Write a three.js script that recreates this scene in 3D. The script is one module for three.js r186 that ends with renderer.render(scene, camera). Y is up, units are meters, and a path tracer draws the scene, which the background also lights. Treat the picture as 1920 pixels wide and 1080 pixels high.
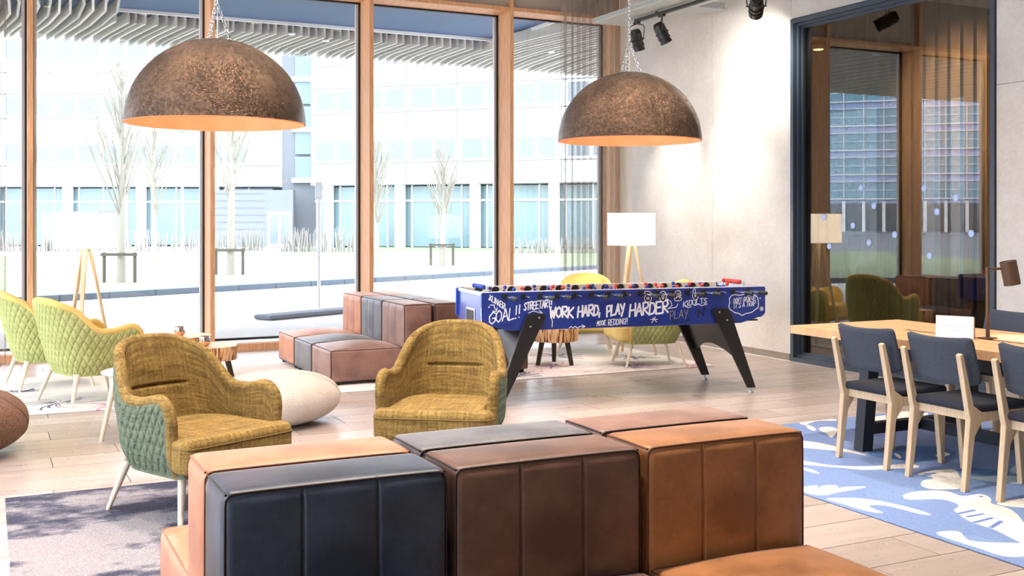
import * as THREE from 'three';
import { mergeGeometries, mergeVertices } from 'three/addons/utils/BufferGeometryUtils.js';
import { RoundedBoxGeometry } from 'three/addons/geometries/RoundedBoxGeometry.js';
import { RectAreaLightUniformsLib } from 'three/addons/lights/RectAreaLightUniformsLib.js';

// ---------------------------------------------------------------- camera, sky, exposure
// plan axes: x runs along the window wall, depth v (= -z) runs along the concrete wall
RectAreaLightUniformsLib.init();
const scene = new THREE.Scene();
const FOCAL = 2022, HORIZON = 413, YAW = 26.03 * Math.PI / 180;
const camera = new THREE.PerspectiveCamera(2 * Math.atan(540 / FOCAL) * 180 / Math.PI, 1920 / 1080, 0.1, 600);
camera.position.set(0, 1.5, 0);
camera.lookAt(Math.sin(YAW), 1.5, -Math.cos(YAW));
camera.setViewOffset(1920, 1080, 0, 540 - HORIZON, 1920, 1080);      // shift lens: verticals stay upright
const SKY = 8;
scene.background = new THREE.Color().setRGB(0.90 * SKY, 0.96 * SKY, 1.06 * SKY);   // even overcast sky
const renderer = new THREE.WebGLRenderer({ antialias: true });
renderer.toneMapping = THREE.LinearToneMapping;
renderer.toneMappingExposure = 1.0;
renderer.shadowMap.enabled = true;

// ---------------------------------------------------------------- helpers
const V3 = (x, y, z) => new THREE.Vector3(x, y, z);
const used = new Map();
function numbered(n) { const k = used.get(n) ?? 0; used.set(n, k + 1); return k ? `${n}_${String(k).padStart(3, '0')}` : n; }
function rng(seed) { let s = seed | 0; return () => { s = (s + 0x6d2b79f5) | 0; let t = Math.imul(s ^ (s >>> 15), 1 | s); t = (t + Math.imul(t ^ (t >>> 7), 61 | t)) ^ t; return ((t ^ (t >>> 14)) >>> 0) / 4294967296; }; }
const mix = (a, b, t) => a + (b - a) * t, clamp = (x, a, b) => Math.min(b, Math.max(a, x));
const sst = (a, b, x) => { const t = clamp((x - a) / (b - a), 0, 1); return t * t * (3 - 2 * t); };
function sh(o) { o.traverse(m => { if (m.isMesh) { m.castShadow = true; m.receiveShadow = true; } }); return o; }
function thing(name, label, category, u = 0, v = 0, turn = 0, group, y = 0) {
  const o = new THREE.Group(); o.name = numbered(name); o.position.set(u, y, -v); o.rotation.y = turn; scene.add(o);
  o.userData = { label, category }; if (group) o.userData.group = group; return o;
}
function part(parent, name, geo, mat, label) {
  const m = new THREE.Mesh(Array.isArray(geo) ? merge(geo) : geo, mat); m.name = name; m.castShadow = m.receiveShadow = true;
  if (label) m.userData.label = label; parent.add(m); return m;
}
function struct(name, geo, mat, label, category) {
  const m = geo ? new THREE.Mesh(Array.isArray(geo) ? merge(geo) : geo, mat) : new THREE.Group();
  m.name = numbered(name); m.castShadow = m.receiveShadow = true; m.userData = { kind: 'structure', label, category }; scene.add(m); return m;
}
function dup(root, u, v, turn, label, y = 0) {
  const c = root.clone(); c.name = numbered(root.name.replace(/_\d{3}$/, '')); c.userData = { ...root.userData };
  if (label) c.userData.label = label; c.position.set(u, y, -v); c.rotation.y = turn; scene.add(c); return c;
}
function merge(list) {
  return mergeGeometries(list.map(g => { g = g.index ? g.toNonIndexed() : g.clone(); for (const k of Object.keys(g.attributes)) if (!['position', 'normal', 'uv'].includes(k)) g.deleteAttribute(k); if (!g.attributes.uv) boxUV(g); return g; }));
}
const box = (w, h, d, x = 0, y = 0, z = 0) => boxUV(new THREE.BoxGeometry(w, h, d).translate(x, y, z));
const rbox = (w, h, d, x = 0, y = 0, z = 0, r = 0.008, s = 2) => boxUV(new RoundedBoxGeometry(w, h, d, s, Math.min(r, w / 2.01, h / 2.01, d / 2.01)).translate(x, y, z));
// box between plan limits: u0..u1, y0..y1, v0..v1
const slab = (u0, u1, y0, y1, v0, v1) => box(u1 - u0, y1 - y0, v1 - v0, (u0 + u1) / 2, (y0 + y1) / 2, -(v0 + v1) / 2);
function rod(a, b, r1, r2 = r1, seg = 12, cap = true) {
  const d = b.clone().sub(a), g = new THREE.CylinderGeometry(r2, r1, d.length(), seg, 1, !cap);
  g.applyQuaternion(new THREE.Quaternion().setFromUnitVectors(V3(0, 1, 0), d.clone().normalize()));
  return g.translate((a.x + b.x) / 2, (a.y + b.y) / 2, (a.z + b.z) / 2);
}
const tube = (pts, r, seg = 40, rs = 8, closed = false) => new THREE.TubeGeometry(new THREE.CatmullRomCurve3(pts, closed, 'centripetal'), seg, r, rs, closed);
const lathe = (pts, seg = 48) => new THREE.LatheGeometry(pts.map(p => new THREE.Vector2(p[0], p[1])), seg);
function boxUV(g) {                                     // uv in metres from the face's main direction
  if (g.index) g = g.toNonIndexed();
  const p = g.attributes.position, uv = new Float32Array(p.count * 2), a = V3(), b = V3(), c = V3();
  for (let i = 0; i < p.count; i += 3) {
    a.fromBufferAttribute(p, i); b.fromBufferAttribute(p, i + 1).sub(a); c.fromBufferAttribute(p, i + 2).sub(a); b.cross(c);
    const x = Math.abs(b.x), y = Math.abs(b.y), z = Math.abs(b.z);
    for (let k = 0; k < 3; k++) {
      const X = p.getX(i + k), Y = p.getY(i + k), Z = p.getZ(i + k), j = (i + k) * 2;
      if (y >= x && y >= z) { uv[j] = X; uv[j + 1] = -Z; } else if (x >= z) { uv[j] = -Z; uv[j + 1] = Y; } else { uv[j] = X; uv[j + 1] = Y; }
    }
  }
  g.setAttribute('uv', new THREE.BufferAttribute(uv, 2)); return g;
}
function grid(nu, nv, fn, flip = false, uvs = [1, 1]) {    // parametric sheet, fn(s,t) -> Vector3
  const P = [], U = [], I = [];
  for (let j = 0; j <= nv; j++) for (let i = 0; i <= nu; i++) { const q = fn(i / nu, j / nv); P.push(q.x, q.y, q.z); U.push(i / nu * uvs[0], j / nv * uvs[1]); }
  for (let j = 0; j < nv; j++) for (let i = 0; i < nu; i++) { const a = j * (nu + 1) + i, b = a + 1, c = a + nu + 1, d = c + 1; flip ? I.push(a, c, b, b, c, d) : I.push(a, b, c, b, d, c); }
  const g = new THREE.BufferGeometry(); g.setAttribute('position', new THREE.Float32BufferAttribute(P, 3)); g.setAttribute('uv', new THREE.Float32BufferAttribute(U, 2)); g.setIndex(I); g.computeVertexNormals(); return g;
}
function extrude(pts, depth, bevel = 0.003) {             // polygon in x,y, thickness centred on z
  const s = new THREE.Shape(pts.map(p => new THREE.Vector2(p[0], p[1])));
  return boxUV(new THREE.ExtrudeGeometry(s, { depth: depth - 2 * bevel, bevelEnabled: bevel > 0, bevelSize: bevel, bevelThickness: bevel, bevelSegments: 2, bevelOffset: -bevel }).translate(0, 0, -(depth - 2 * bevel) / 2));
}

// ---------------------------------------------------------------- procedural textures
function noise(size, freq, seed, octaves = 4, fy = freq, gain = 0.5) {   // tileable value noise, 0..1
  const out = new Float32Array(size * size); let amp = 1, tot = 0;
  for (let o = 0; o < octaves; o++) {
    const fx = freq << o, fyy = fy << o, r = rng(seed * 131 + o * 17 + 5), L = new Float32Array(fx * fyy); for (let i = 0; i < L.length; i++) L[i] = r();
    for (let y = 0; y < size; y++) {
      const gy = y / size * fyy, y0 = Math.floor(gy), ty = gy - y0, sy = ty * ty * (3 - 2 * ty), r0 = (y0 % fyy) * fx, r1 = ((y0 + 1) % fyy) * fx;
      for (let x = 0; x < size; x++) {
        const gx = x / size * fx, x0 = Math.floor(gx), tx = gx - x0, sx = tx * tx * (3 - 2 * tx), a = x0 % fx, b = (x0 + 1) % fx;
        out[y * size + x] += amp * mix(mix(L[r0 + a], L[r0 + b], sx), mix(L[r1 + a], L[r1 + b], sx), sy);
      }
    }
    tot += amp; amp *= gain;
  }
  for (let i = 0; i < out.length; i++) out[i] /= tot; return out;
}
function tex(size, fn, metres = 1, colour = true) {
  const d = new Uint8Array(size * size * 4);
  for (let i = 0; i < size * size; i++) { const c = fn(i, i % size, (i / size) | 0); d[i * 4] = clamp(c[0], 0, 255); d[i * 4 + 1] = clamp(c[1] ?? c[0], 0, 255); d[i * 4 + 2] = clamp(c[2] ?? c[0], 0, 255); d[i * 4 + 3] = 255; }
  const t = new THREE.DataTexture(d, size, size); t.wrapS = t.wrapT = THREE.RepeatWrapping; t.magFilter = THREE.LinearFilter; t.minFilter = THREE.LinearFilter;
  if (colour) t.colorSpace = THREE.SRGBColorSpace; t.repeat.set(1 / metres, 1 / metres); t.needsUpdate = true; return t;
}
const lerp3 = (a, b, t) => [mix(a[0], b[0], t), mix(a[1], b[1], t), mix(a[2], b[2], t)];
const std = o => new THREE.MeshStandardMaterial({ roughness: 0.6, ...o });
const phy = o => new THREE.MeshPhysicalMaterial({ roughness: 0.6, ...o });
const hex = (r, g, b) => new THREE.Color().setRGB(r / 255, g / 255, b / 255, THREE.SRGBColorSpace);
function canvasTex(w, h, draw) { const c = document.createElement('canvas'); c.width = w; c.height = h; draw(c.getContext('2d'), w, h); const t = new THREE.CanvasTexture(c); t.colorSpace = THREE.SRGBColorSpace; t.magFilter = THREE.LinearFilter; t.anisotropy = 8; return t; }

const nA = noise(512, 4, 1, 6), nB = noise(512, 8, 2, 5), nC = noise(512, 64, 3, 3), nStreak = noise(512, 3, 4, 3, 40), nStreak2 = noise(512, 48, 14, 4, 3), nFine = noise(512, 128, 5, 2);
// leather: mottled tone and a fine grain
const leatherBump = tex(512, i => [128 + (nC[i] - 0.5) * 150 + (nB[i] - 0.5) * 60], 0.5, false);
function leather(dark, light, rough = 0.42) {
  return phy({ map: tex(512, i => lerp3(dark, light, clamp(0.5 + (nA[i] - 0.5) * 2.2 + (nB[i] - 0.5) * 1.2 + (nC[i] - 0.5) * 0.4, 0, 1)), 0.9), bumpMap: leatherBump, bumpScale: 0.0006, roughness: rough, specularIntensity: 1, sheen: 0.7, sheenColor: new THREE.Color().setRGB(1, 0.78, 0.64), sheenRoughness: 0.45 });
}
const M = {};
M.leatherTan = leather([124, 80, 46], [162, 110, 68]);
M.leatherPeach = leather([168, 106, 78], [196, 134, 102]);
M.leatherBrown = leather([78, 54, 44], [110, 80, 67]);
M.leatherBlue = leather([28, 38, 52], [54, 66, 84], 0.4);
M.leatherSlate = leather([78, 80, 88], [112, 112, 116]);
M.leatherBrownDaylit = leather([110, 82, 74], [144, 110, 98]);  // brown leather again, lighter and mauve: window daylight is put into the colour
M.piping = std({ color: hex(40, 26, 22), roughness: 0.5 });
M.pipingTan = std({ color: hex(96, 56, 34), roughness: 0.5 });
M.pipingPeach = std({ color: hex(150, 98, 70), roughness: 0.5 });
M.blackFoot = std({ color: hex(22, 22, 24), roughness: 0.5 });
// upholstery
const weaveBump = tex(512, (i, x, y) => [128 + 60 * Math.sin(x * 0.785) * Math.sin(y * 0.785) + (nFine[i] - 0.5) * 120], 0.16, false);
const wornWeave = (lo, hi, speck) => tex(512, (i, x, y) => {
  const t = clamp(0.5 + (nStreak[i] - 0.5) * 1.1 + (nStreak2[i] - 0.5) * 0.7 + (nC[i] - 0.5) * 0.9, 0, 1), thread = x % 8 < 3 && y % 8 < 3 && nB[i] > 0.46 ? 0.75 : 0;
  return lerp3(lerp3(lo, hi, t), speck, thread + clamp((nFine[i] - 0.6) * 1.2, 0, 0.25));
}, 0.4);
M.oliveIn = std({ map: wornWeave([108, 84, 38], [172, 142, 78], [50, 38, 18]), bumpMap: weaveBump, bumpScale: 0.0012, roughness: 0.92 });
M.oliveOutDaylit = std({ map: wornWeave([72, 88, 74], [116, 128, 104], [140, 144, 116]), bumpMap: weaveBump, bumpScale: 0.0008, roughness: 0.9 });  // same cloth as the inside, greener: cool daylight is painted into the colour
M.yellowClothWarmLit = std({ map: tex(512, i => lerp3([208, 178, 98], [226, 198, 122], nB[i]), 0.6), bumpMap: weaveBump, bumpScale: 0.0006, roughness: 0.9 });  // inside of the yellow chairs: warm light is painted into the cloth colour
M.yellowClothDaylit = std({ map: tex(512, i => lerp3([156, 162, 100], [178, 184, 122], nB[i]), 0.6), bumpMap: weaveBump, bumpScale: 0.0006, roughness: 0.88 });  // same cloth on the outside, greener because blue daylight is in the colour
M.wool = std({ map: tex(512, i => lerp3([192, 182, 174], [224, 216, 208], clamp(0.5 + (nFine[i] - 0.5) * 1.5 + (nB[i] - 0.5) * 0.4, 0, 1)), 0.35), bumpMap: tex(512, i => [nFine[i] * 160 + nC[i] * 90], 0.3, false), bumpScale: 0.004, roughness: 0.97 });
M.woolBrown = std({ map: tex(512, i => lerp3([96, 70, 54], [160, 128, 108], clamp(0.5 + (nFine[i] - 0.5) * 1.8 + (nB[i] - 0.5) * 0.4, 0, 1)), 0.35), bumpMap: tex(512, i => [nFine[i] * 160 + nC[i] * 90], 0.3, false), bumpScale: 0.004, roughness: 0.97 });
M.denim = std({ map: tex(512, i => lerp3([44, 50, 62], [78, 86, 100], clamp(0.5 + (nFine[i] - 0.5) * 1.2 + (nC[i] - 0.5) * 0.4, 0, 1)), 0.22), bumpMap: weaveBump, bumpScale: 0.0008, roughness: 0.93 });
M.seatDark = std({ map: tex(512, i => lerp3([22, 26, 38], [44, 50, 66], nC[i]), 0.4), bumpMap: weaveBump, bumpScale: 0.0006, roughness: 0.9 });
// timber
const grain = (lo, hi, m = 1, along = nStreak, k = 1.8) => tex(512, i => lerp3(lo, hi, clamp(0.5 + (along[i] - 0.5) * k + (nFine[i] - 0.5) * 0.25, 0, 1)), m);
M.glulam = std({ map: grain([202, 146, 104], [226, 178, 136], 0.5, nStreak2, 1.6), roughness: 0.6 });
M.ash = std({ map: grain([206, 178, 140], [232, 208, 172], 0.6, nStreak2), roughness: 0.5 });
M.paleLeg = std({ map: grain([214, 200, 176], [236, 224, 204], 0.6, nStreak2), roughness: 0.5 });
M.oak = std({ map: grain([188, 164, 132], [214, 192, 162], 0.5, nStreak2, 1.6), roughness: 0.5 });
M.tableOak = phy({ map: grain([206, 154, 108], [232, 186, 142], 1.6, nStreak2, 1.5), roughness: 0.4 });
M.darkLeg = std({ map: grain([38, 28, 24], [62, 46, 40], 0.5, nStreak2), roughness: 0.5 });
M.bark = std({ map: tex(512, (i) => { const t = clamp(0.5 + (nStreak2[i] - 0.5) * 3.2 + (nB[i] - 0.5), 0, 1); return t < 0.2 ? lerp3([104, 66, 40], [176, 122, 78], t / 0.2) : lerp3([198, 146, 98], [230, 192, 146], (t - 0.2) / 0.8); }, 0.5), bumpMap: tex(512, i => [nStreak2[i] * 255], 0.5, false), bumpScale: 0.01, roughness: 0.85 });
M.logTop = std({ map: canvasTex(512, 512, (g) => { const r = rng(9); g.fillStyle = 'rgb(228,198,160)'; g.fillRect(0, 0, 512, 512); for (let k = 1; k < 34; k++) { g.strokeStyle = `rgba(176,130,84,${0.18 + r() * 0.3})`; g.lineWidth = 1 + r() * 2.4; g.beginPath(); for (let a = 0; a <= 48; a++) { const t = a / 48 * Math.PI * 2, q = k * 7.4 * (1 + 0.03 * Math.sin(t * 3 + k * 0.2) + 0.02 * Math.sin(t * 7)); const x = 256 + q * Math.cos(t), y = 256 + q * Math.sin(t); a ? g.lineTo(x, y) : g.moveTo(x, y); } g.stroke(); } g.strokeStyle = 'rgba(120,80,50,.6)'; g.lineWidth = 2; g.beginPath(); g.moveTo(256, 256); g.lineTo(380, 330); g.lineTo(440, 352); g.stroke(); }), roughness: 0.45 });
// room
const concMap = tex(1024, (() => { const a = noise(1024, 3, 21, 7), b = noise(1024, 6, 22, 4), c = noise(1024, 128, 23, 3); return i => { const t = clamp(0.5 + (a[i] - 0.5) * 1.4 + (b[i] - 0.5) * 0.7 + (c[i] - 0.5) * 0.35, 0, 1); return lerp3([186, 182, 178], [222, 219, 215], t); }; })(), 3.2);
M.concrete = std({ map: concMap, bumpMap: tex(512, i => [nC[i] * 120 + nA[i] * 120], 1.1, false), bumpScale: 0.002, roughness: 0.7 });
M.plaster = std({ map: tex(512, i => lerp3([206, 194, 176], [218, 206, 190], nA[i]), 2), roughness: 0.85 });
M.taupe = std({ color: hex(176, 164, 152), roughness: 0.85 });
M.ceil = std({ color: hex(206, 202, 196), roughness: 0.9 });
M.joint = std({ color: hex(104, 96, 90), roughness: 0.9 });
const tileTone = [[[158, 146, 140], [180, 168, 162]], [[164, 152, 146], [186, 174, 168]], [[152, 140, 134], [174, 162, 156]], [[168, 157, 151], [190, 179, 173]]];
const tileRough = tex(512, i => [0, 100 + (nStreak[i] - 0.5) * 40 + (nFine[i] - 0.5) * 16, 0], 1.2, false);
M.tiles = tileTone.map((t, k) => { const m = phy({ map: grain(t[0], t[1], 1.3, nStreak, 0.9), roughness: 0.8, roughnessMap: tileRough, }); m.map.offset.set(k * 0.31, k * 0.17); return m; });
M.skirt = std({ map: grain([126, 116, 110], [150, 140, 132], 0.8), roughness: 0.5 });
M.anthracite = std({ color: hex(58, 70, 84), roughness: 0.38 });
M.gasket = std({ color: hex(26, 28, 32), roughness: 0.6 });
M.alu = std({ color: hex(204, 210, 214), roughness: 0.4, metalness: 0.3 });
M.pane = phy({ color: 0xffffff, roughness: 0, transmission: 1, thickness: 0, ior: 1.45 });
M.darkPane = phy({ color: hex(196, 196, 190), roughness: 0, transmission: 1, thickness: 0, ior: 2.15 });
M.sheer = phy({ color: hex(150, 138, 126), roughness: 1, transmission: 0.35, thickness: 0, transparent: true, opacity: 0.3, side: THREE.DoubleSide });
M.black = std({ color: hex(26, 24, 24), roughness: 0.4 });
M.blackGloss = phy({ color: hex(34, 26, 24), roughness: 0.28 });
M.steel = std({ color: hex(44, 50, 60), roughness: 0.42, metalness: 0.3 });
M.chrome = std({ color: hex(210, 212, 216), roughness: 0.18, metalness: 1 });
M.zinc = std({ color: hex(178, 182, 184), roughness: 0.45, metalness: 0.6 });
M.bronze = std({ color: hex(92, 72, 58), roughness: 0.45, metalness: 0.3 });
M.white = std({ color: hex(236, 234, 230), roughness: 0.5 });
const emit = (r, g, b, k) => std({ color: 0x000000, emissive: new THREE.Color().setRGB(r, g, b), emissiveIntensity: k, roughness: 1 });
const K = {"white":[[[4.45,4.31],[4.54,4.36],[4.7,4.34],[4.77,4.28],[4.73,4.17],[4.8,4.16],[4.87,4.17],[4.88,4.12],[4.82,4.04],[4.75,4.0],[4.77,3.9],[4.7,3.78],[4.58,3.65],[4.47,3.5],[4.3,3.37],[4.29,3.42],[4.38,3.67],[4.37,3.7],[4.38,3.82],[4.45,3.94],[4.47,3.99],[4.59,4.04],[4.61,4.16],[4.55,4.2],[4.41,4.24]],[[4.89,4.64],[5.01,4.68],[5.18,4.67],[5.22,4.63],[5.09,4.49],[5.01,4.39],[4.88,4.28],[4.78,4.31],[4.7,4.36],[4.72,4.44],[4.83,4.53],[4.93,4.52],[4.94,4.59]],[[4.03,4.47],[4.14,4.43],[4.22,4.38],[4.27,4.3],[4.31,4.16],[4.32,4.02],[4.3,3.96],[4.26,4.0],[4.25,4.12],[4.23,4.22],[4.17,4.25],[4.13,4.24],[4.12,4.09],[4.07,4.13],[4.05,4.23],[4.05,4.33]],[[4.05,4.68],[4.16,4.71],[4.22,4.7],[4.14,4.63],[4.24,4.69],[4.32,4.65],[4.25,4.59],[4.31,4.61],[4.47,4.55],[4.31,4.53],[4.21,4.53],[4.07,4.5],[4.03,4.58]],[[4.51,5.29],[4.58,5.18],[4.6,5.07],[4.72,4.97],[4.85,4.91],[5.07,4.88],[5.09,4.85],[5.1,4.79],[5.03,4.76],[4.92,4.81],[4.78,4.84],[4.7,4.87],[4.64,4.96],[4.57,5.04],[4.43,5.2]],[[4.42,5.12],[4.45,5.03],[4.42,4.89],[4.38,4.96]],[[4.91,5.76],[5.0,5.65],[5.03,5.58],[5.04,5.38],[5.04,5.23],[5.02,5.13],[4.99,5.26],[4.94,5.37],[4.76,5.58]],[[5.39,6.24],[5.51,6.26],[5.74,6.23],[5.7,6.13],[5.57,6.22],[5.41,6.15],[5.34,6.09]],[[5.39,6.01],[5.49,6.0],[5.48,5.9],[5.25,5.7],[5.2,5.68],[5.29,5.81],[5.31,5.91]],[[5.98,6.15],[6.21,6.16],[6.49,6.15],[6.59,6.08],[6.32,5.95],[6.13,6.0],[6.11,5.93],[5.91,5.95],[5.92,6.1]],[[6.14,5.29],[6.39,5.38],[6.64,5.48],[7.07,5.58],[6.71,5.29],[6.45,5.32],[6.49,5.12],[6.0,4.73],[6.02,5.03]],[[4.06,3.74],[4.15,3.74],[4.2,3.7],[4.15,3.64],[4.1,3.56],[4.31,3.44],[4.36,3.41],[4.2,3.29],[4.1,3.31],[4.05,3.35],[4.06,3.46],[4.05,3.63]],[[5.23,5.14],[5.24,5.11],[5.17,5.0],[5.13,5.0]],[[5.36,4.93],[5.54,5.05],[5.55,4.95],[5.43,4.91]],[[5.41,6.15],[5.34,5.96],[5.25,5.9],[5.31,6.05]],[[4.75,3.99],[4.95,4.01],[5.07,3.97],[4.9,3.83],[4.81,3.88]]],"pale":[[[5.11,4.53],[5.17,4.46],[5.22,4.43],[5.38,4.4],[5.43,4.28],[5.3,4.18],[5.19,4.28],[5.1,4.42]],[[5.5,4.49],[5.72,4.59],[5.73,4.48],[5.53,4.33],[5.42,4.41]]],"deep":[[[5.22,4.63],[5.36,4.62],[5.46,4.46],[5.39,4.39],[5.25,4.45],[5.16,4.55]],[[5.02,5.21],[5.34,5.3],[5.64,5.21],[5.64,4.97],[5.35,4.83],[5.07,4.96]]],"slits":[[[4.44,3.93],[4.58,3.94]],[[4.43,3.87],[4.56,3.87]],[[4.38,3.78],[4.54,3.8]],[[4.38,3.68],[4.53,3.74]],[[4.91,4.61],[4.98,4.6]],[[4.95,4.63],[5.04,4.62]]],"eye":[4.83,4.12],"texts":[["KLINKER!",0.067,0.859,0.202,0.774,0.047,0.0085],["GOAL!!",0.062,0.666,0.339,0.714,0.095,0.0104],["STREETART!",0.357,0.77,0.606,0.794,0.06,0.0103],["WORK",0.583,0.707,0.794,0.701,0.083,0.0175],["HARD,",0.827,0.704,1.042,0.716,0.084,0.0177],["PLAY",1.086,0.701,1.251,0.719,0.085,0.0179],["HARDER",1.295,0.695,1.662,0.717,0.099,0.018],["MOOIE",0.999,0.624,1.086,0.63,0.04,0.008],["REDDING!!",1.1,0.625,1.285,0.633,0.047,0.0081],["KIDULTS",1.798,0.763,2.029,0.789,0.045,0.009],["DON'T GROW UP,",2.284,0.783,2.511,0.805,0.037,0.0065],["IT'S A TRAP",2.289,0.736,2.506,0.754,0.044,0.0079]],"darks":[["PLAY",1.677,0.662,1.854,0.675,0.068,0.011],["'N'",1.911,0.66,2.029,0.688,0.064,0.0101],["RELAX",1.692,0.621,1.916,0.637,0.04,0.0074]],"lines":[[[0.398,0.747],[0.44,0.763],[0.476,0.753],[0.518,0.744]],[[0.49,0.766],[0.518,0.744],[0.486,0.736]],[[0.752,0.614],[0.771,0.627],[0.785,0.613],[0.804,0.626],[0.827,0.612],[0.851,0.624],[0.889,0.623]],[[0.865,0.637],[0.894,0.623],[0.87,0.611]],[[0.597,0.698],[0.606,0.671],[0.602,0.628]],[[0.071,0.82],[0.103,0.819],[0.112,0.789],[0.125,0.776]],[[0.094,0.772],[0.125,0.767],[0.13,0.797]],[[1.512,0.68],[1.547,0.639]],[[1.537,0.684],[1.502,0.635]],[[1.492,0.663],[1.557,0.661]],[[1.642,0.835],[1.682,0.811],[1.692,0.775],[1.652,0.749],[1.733,0.76],[1.748,0.787]],[[1.911,0.769],[1.936,0.782],[1.977,0.767],[2.029,0.78]],[[1.814,0.767],[1.844,0.753],[1.875,0.761]]],"cloud":[[2.257,0.844],[2.242,0.816],[2.252,0.788],[2.237,0.761],[2.247,0.728],[2.278,0.714],[2.299,0.695],[2.336,0.693],[2.368,0.669],[2.405,0.687],[2.437,0.691],[2.474,0.699],[2.501,0.722],[2.533,0.735],[2.533,0.777],[2.527,0.824],[2.495,0.852],[2.458,0.853],[2.437,0.84],[2.405,0.859],[2.363,0.85],[2.331,0.847],[2.31,0.856],[2.278,0.852]],"glyph":[[1.467,0.857],[1.607,0.854],[1.748,0.86],[1.911,0.861]],"dots":[[0.062,0.867],[0.062,0.803],[2.549,0.879],[2.549,0.818]],"ball":[2.565,0.725],"bear":[0.196,0.352,0.5,0.651,0.801,0.951,1.103,1.249,1.396,1.547,1.692,1.839,1.985,2.131,2.278,2.423],"beary":[[0.198,0.881],[2.421,0.896]]};

// ---------------------------------------------------------------- room shell
const WALL_U = 7.71, FRONT_V = 12.5, GLASS_V = 12.88, LEFT_U = -3.35, BACK_V = -3.0, CEIL = 5.0, LINTEL = 4.2;
const warm = (r, g, b) => new THREE.Color().setRGB(r, g, b);
{ // tiled floor: screed with plank tiles laid along the window wall
  const fl = struct('floor', slab(LEFT_U - 0.3, 11.0, -0.2, -0.006, BACK_V - 0.3, GLASS_V + 0.1), M.joint, 'taupe wood-look plank tile floor with thin joints', 'floor');
  const L = 1.2, W = 0.3, gap = 0.005, kinds = M.tiles.map((m, k) => { const g = new THREE.BoxGeometry(L - gap, 0.012, W - gap); const p = g.attributes.position; const b = boxUV(g); const q = b.attributes.uv; for (let i = 0; i < q.count; i++) q.setXY(i, q.getX(i) + k * 0.37, q.getY(i) + k * 0.11); return b; });
  const r = rng(77), rest = [];
  for (let row = 0, v = 2.0 + W / 2; v < 12.45; row++, v += W) {
    const off = (row * 0.41) % 1.2;
    for (let u = -0.6 + off - 1.2; u < 7.7; u += L) {
      const a = Math.max(u, -1.8), b = Math.min(u + L, WALL_U - 0.01); if (b - a < 0.05) continue;
      const k = (r() * 4) | 0, full = b - a > L - 0.01;
      const m = part(fl, 'tile', full ? kinds[k] : box(b - a - gap, 0.012, W - gap), M.tiles[k]); m.position.set((a + b) / 2, -0.006, -v);
    }
  }
  for (let v = BACK_V, row = 0; v < GLASS_V; v += W, row++) { const off = (row * 0.41) % 1.2; for (let u = LEFT_U - 1.2 + off; u < WALL_U; u += L) { const a = Math.max(u, LEFT_U), far = v < 1.99 || v >= 12.4; const b = Math.min(u + L, far ? WALL_U : -1.8), vb = Math.min(v + W, far && v < 2 ? 2.0 : GLASS_V); if (b - a > 0.05 && vb - v > 0.02) rest.push(slab(a + gap / 2, b - gap / 2, -0.012, 0, v + gap / 2, vb - gap / 2)); } }
  const s = part(fl, 'tile_field', rest, M.tiles[1]); s.userData.kind = 'stuff';
  for (let v = 5.6; v < 12.8; v += 0.6) for (let u = 8.0; u < 10.3; u += 0.6) rest.length = 0;
  part(fl, 'threshold', slab(WALL_U, 11.0, -0.012, 0, 5.0, GLASS_V), M.tiles[2]);
}
struct('ceiling', slab(LEFT_U - 0.3, 11.0, CEIL, CEIL + 0.3, BACK_V - 0.3, GLASS_V + 0.1), M.ceil, 'plain pale grey ceiling', 'ceiling');
struct('wall_front', slab(LEFT_U - 0.3, 11.0, 0, CEIL, BACK_V - 0.3, BACK_V), M.plaster, 'plain plaster wall facing the windows', 'wall');
{ // concrete side wall with cast panels and the big glazed opening
  const w = struct('wall_right', [slab(WALL_U + 0.05, WALL_U + 0.26, 0, CEIL, BACK_V, 6.42), slab(WALL_U + 0.05, WALL_U + 0.26, 0, CEIL, 9.01, GLASS_V + 0.1), slab(WALL_U + 0.05, WALL_U + 0.26, 3.64, CEIL, 6.42, 9.01)], M.joint, 'board-marked pale concrete wall beside the dark glazed opening', 'wall');
  const pan = (v0, v1, y0, y1) => part(w, 'concrete_panel', slab(WALL_U, WALL_U + 0.05, y0 + 0.002, y1 - 0.002, v0 + 0.002, v1 - 0.002), M.concrete);
  pan(BACK_V, 1.6, 0, 2.65); pan(1.6, 6.42, 0, 2.65); pan(BACK_V, 1.6, 2.65, CEIL); pan(1.6, 6.42, 2.65, CEIL);
  pan(9.01, 10.4, 0, CEIL); pan(10.4, 12.15, 0, CEIL); pan(6.42, 9.01, 3.64, CEIL);
  part(w, 'plaster_return', slab(WALL_U + 0.015, WALL_U + 0.05, 0, CEIL, 12.15, GLASS_V), M.plaster, 'beige plaster strip beside the timber post');
  const bb = struct('baseboard_right', slab(WALL_U - 0.002, WALL_U, 0, 0.07, 9.03, 12.15), M.joint, 'grey tile skirting along the concrete wall', 'baseboard');
  for (const [a, b] of [[9.03, 12.14], [BACK_V, 6.4]]) for (let v = a; v < b - 0.05; v += 0.6) part(bb, 'tile', slab(WALL_U - 0.012, WALL_U - 0.002, 0.001, 0.078, v + 0.002, Math.min(v + 0.598, b)), M.skirt);
  struct('trim_1', slab(WALL_U - 0.016, WALL_U - 0.004, 0, 0.006, BACK_V, 12.14), M.white, 'thin pale sealant line at the foot of the concrete wall', 'trim');
}
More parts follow.
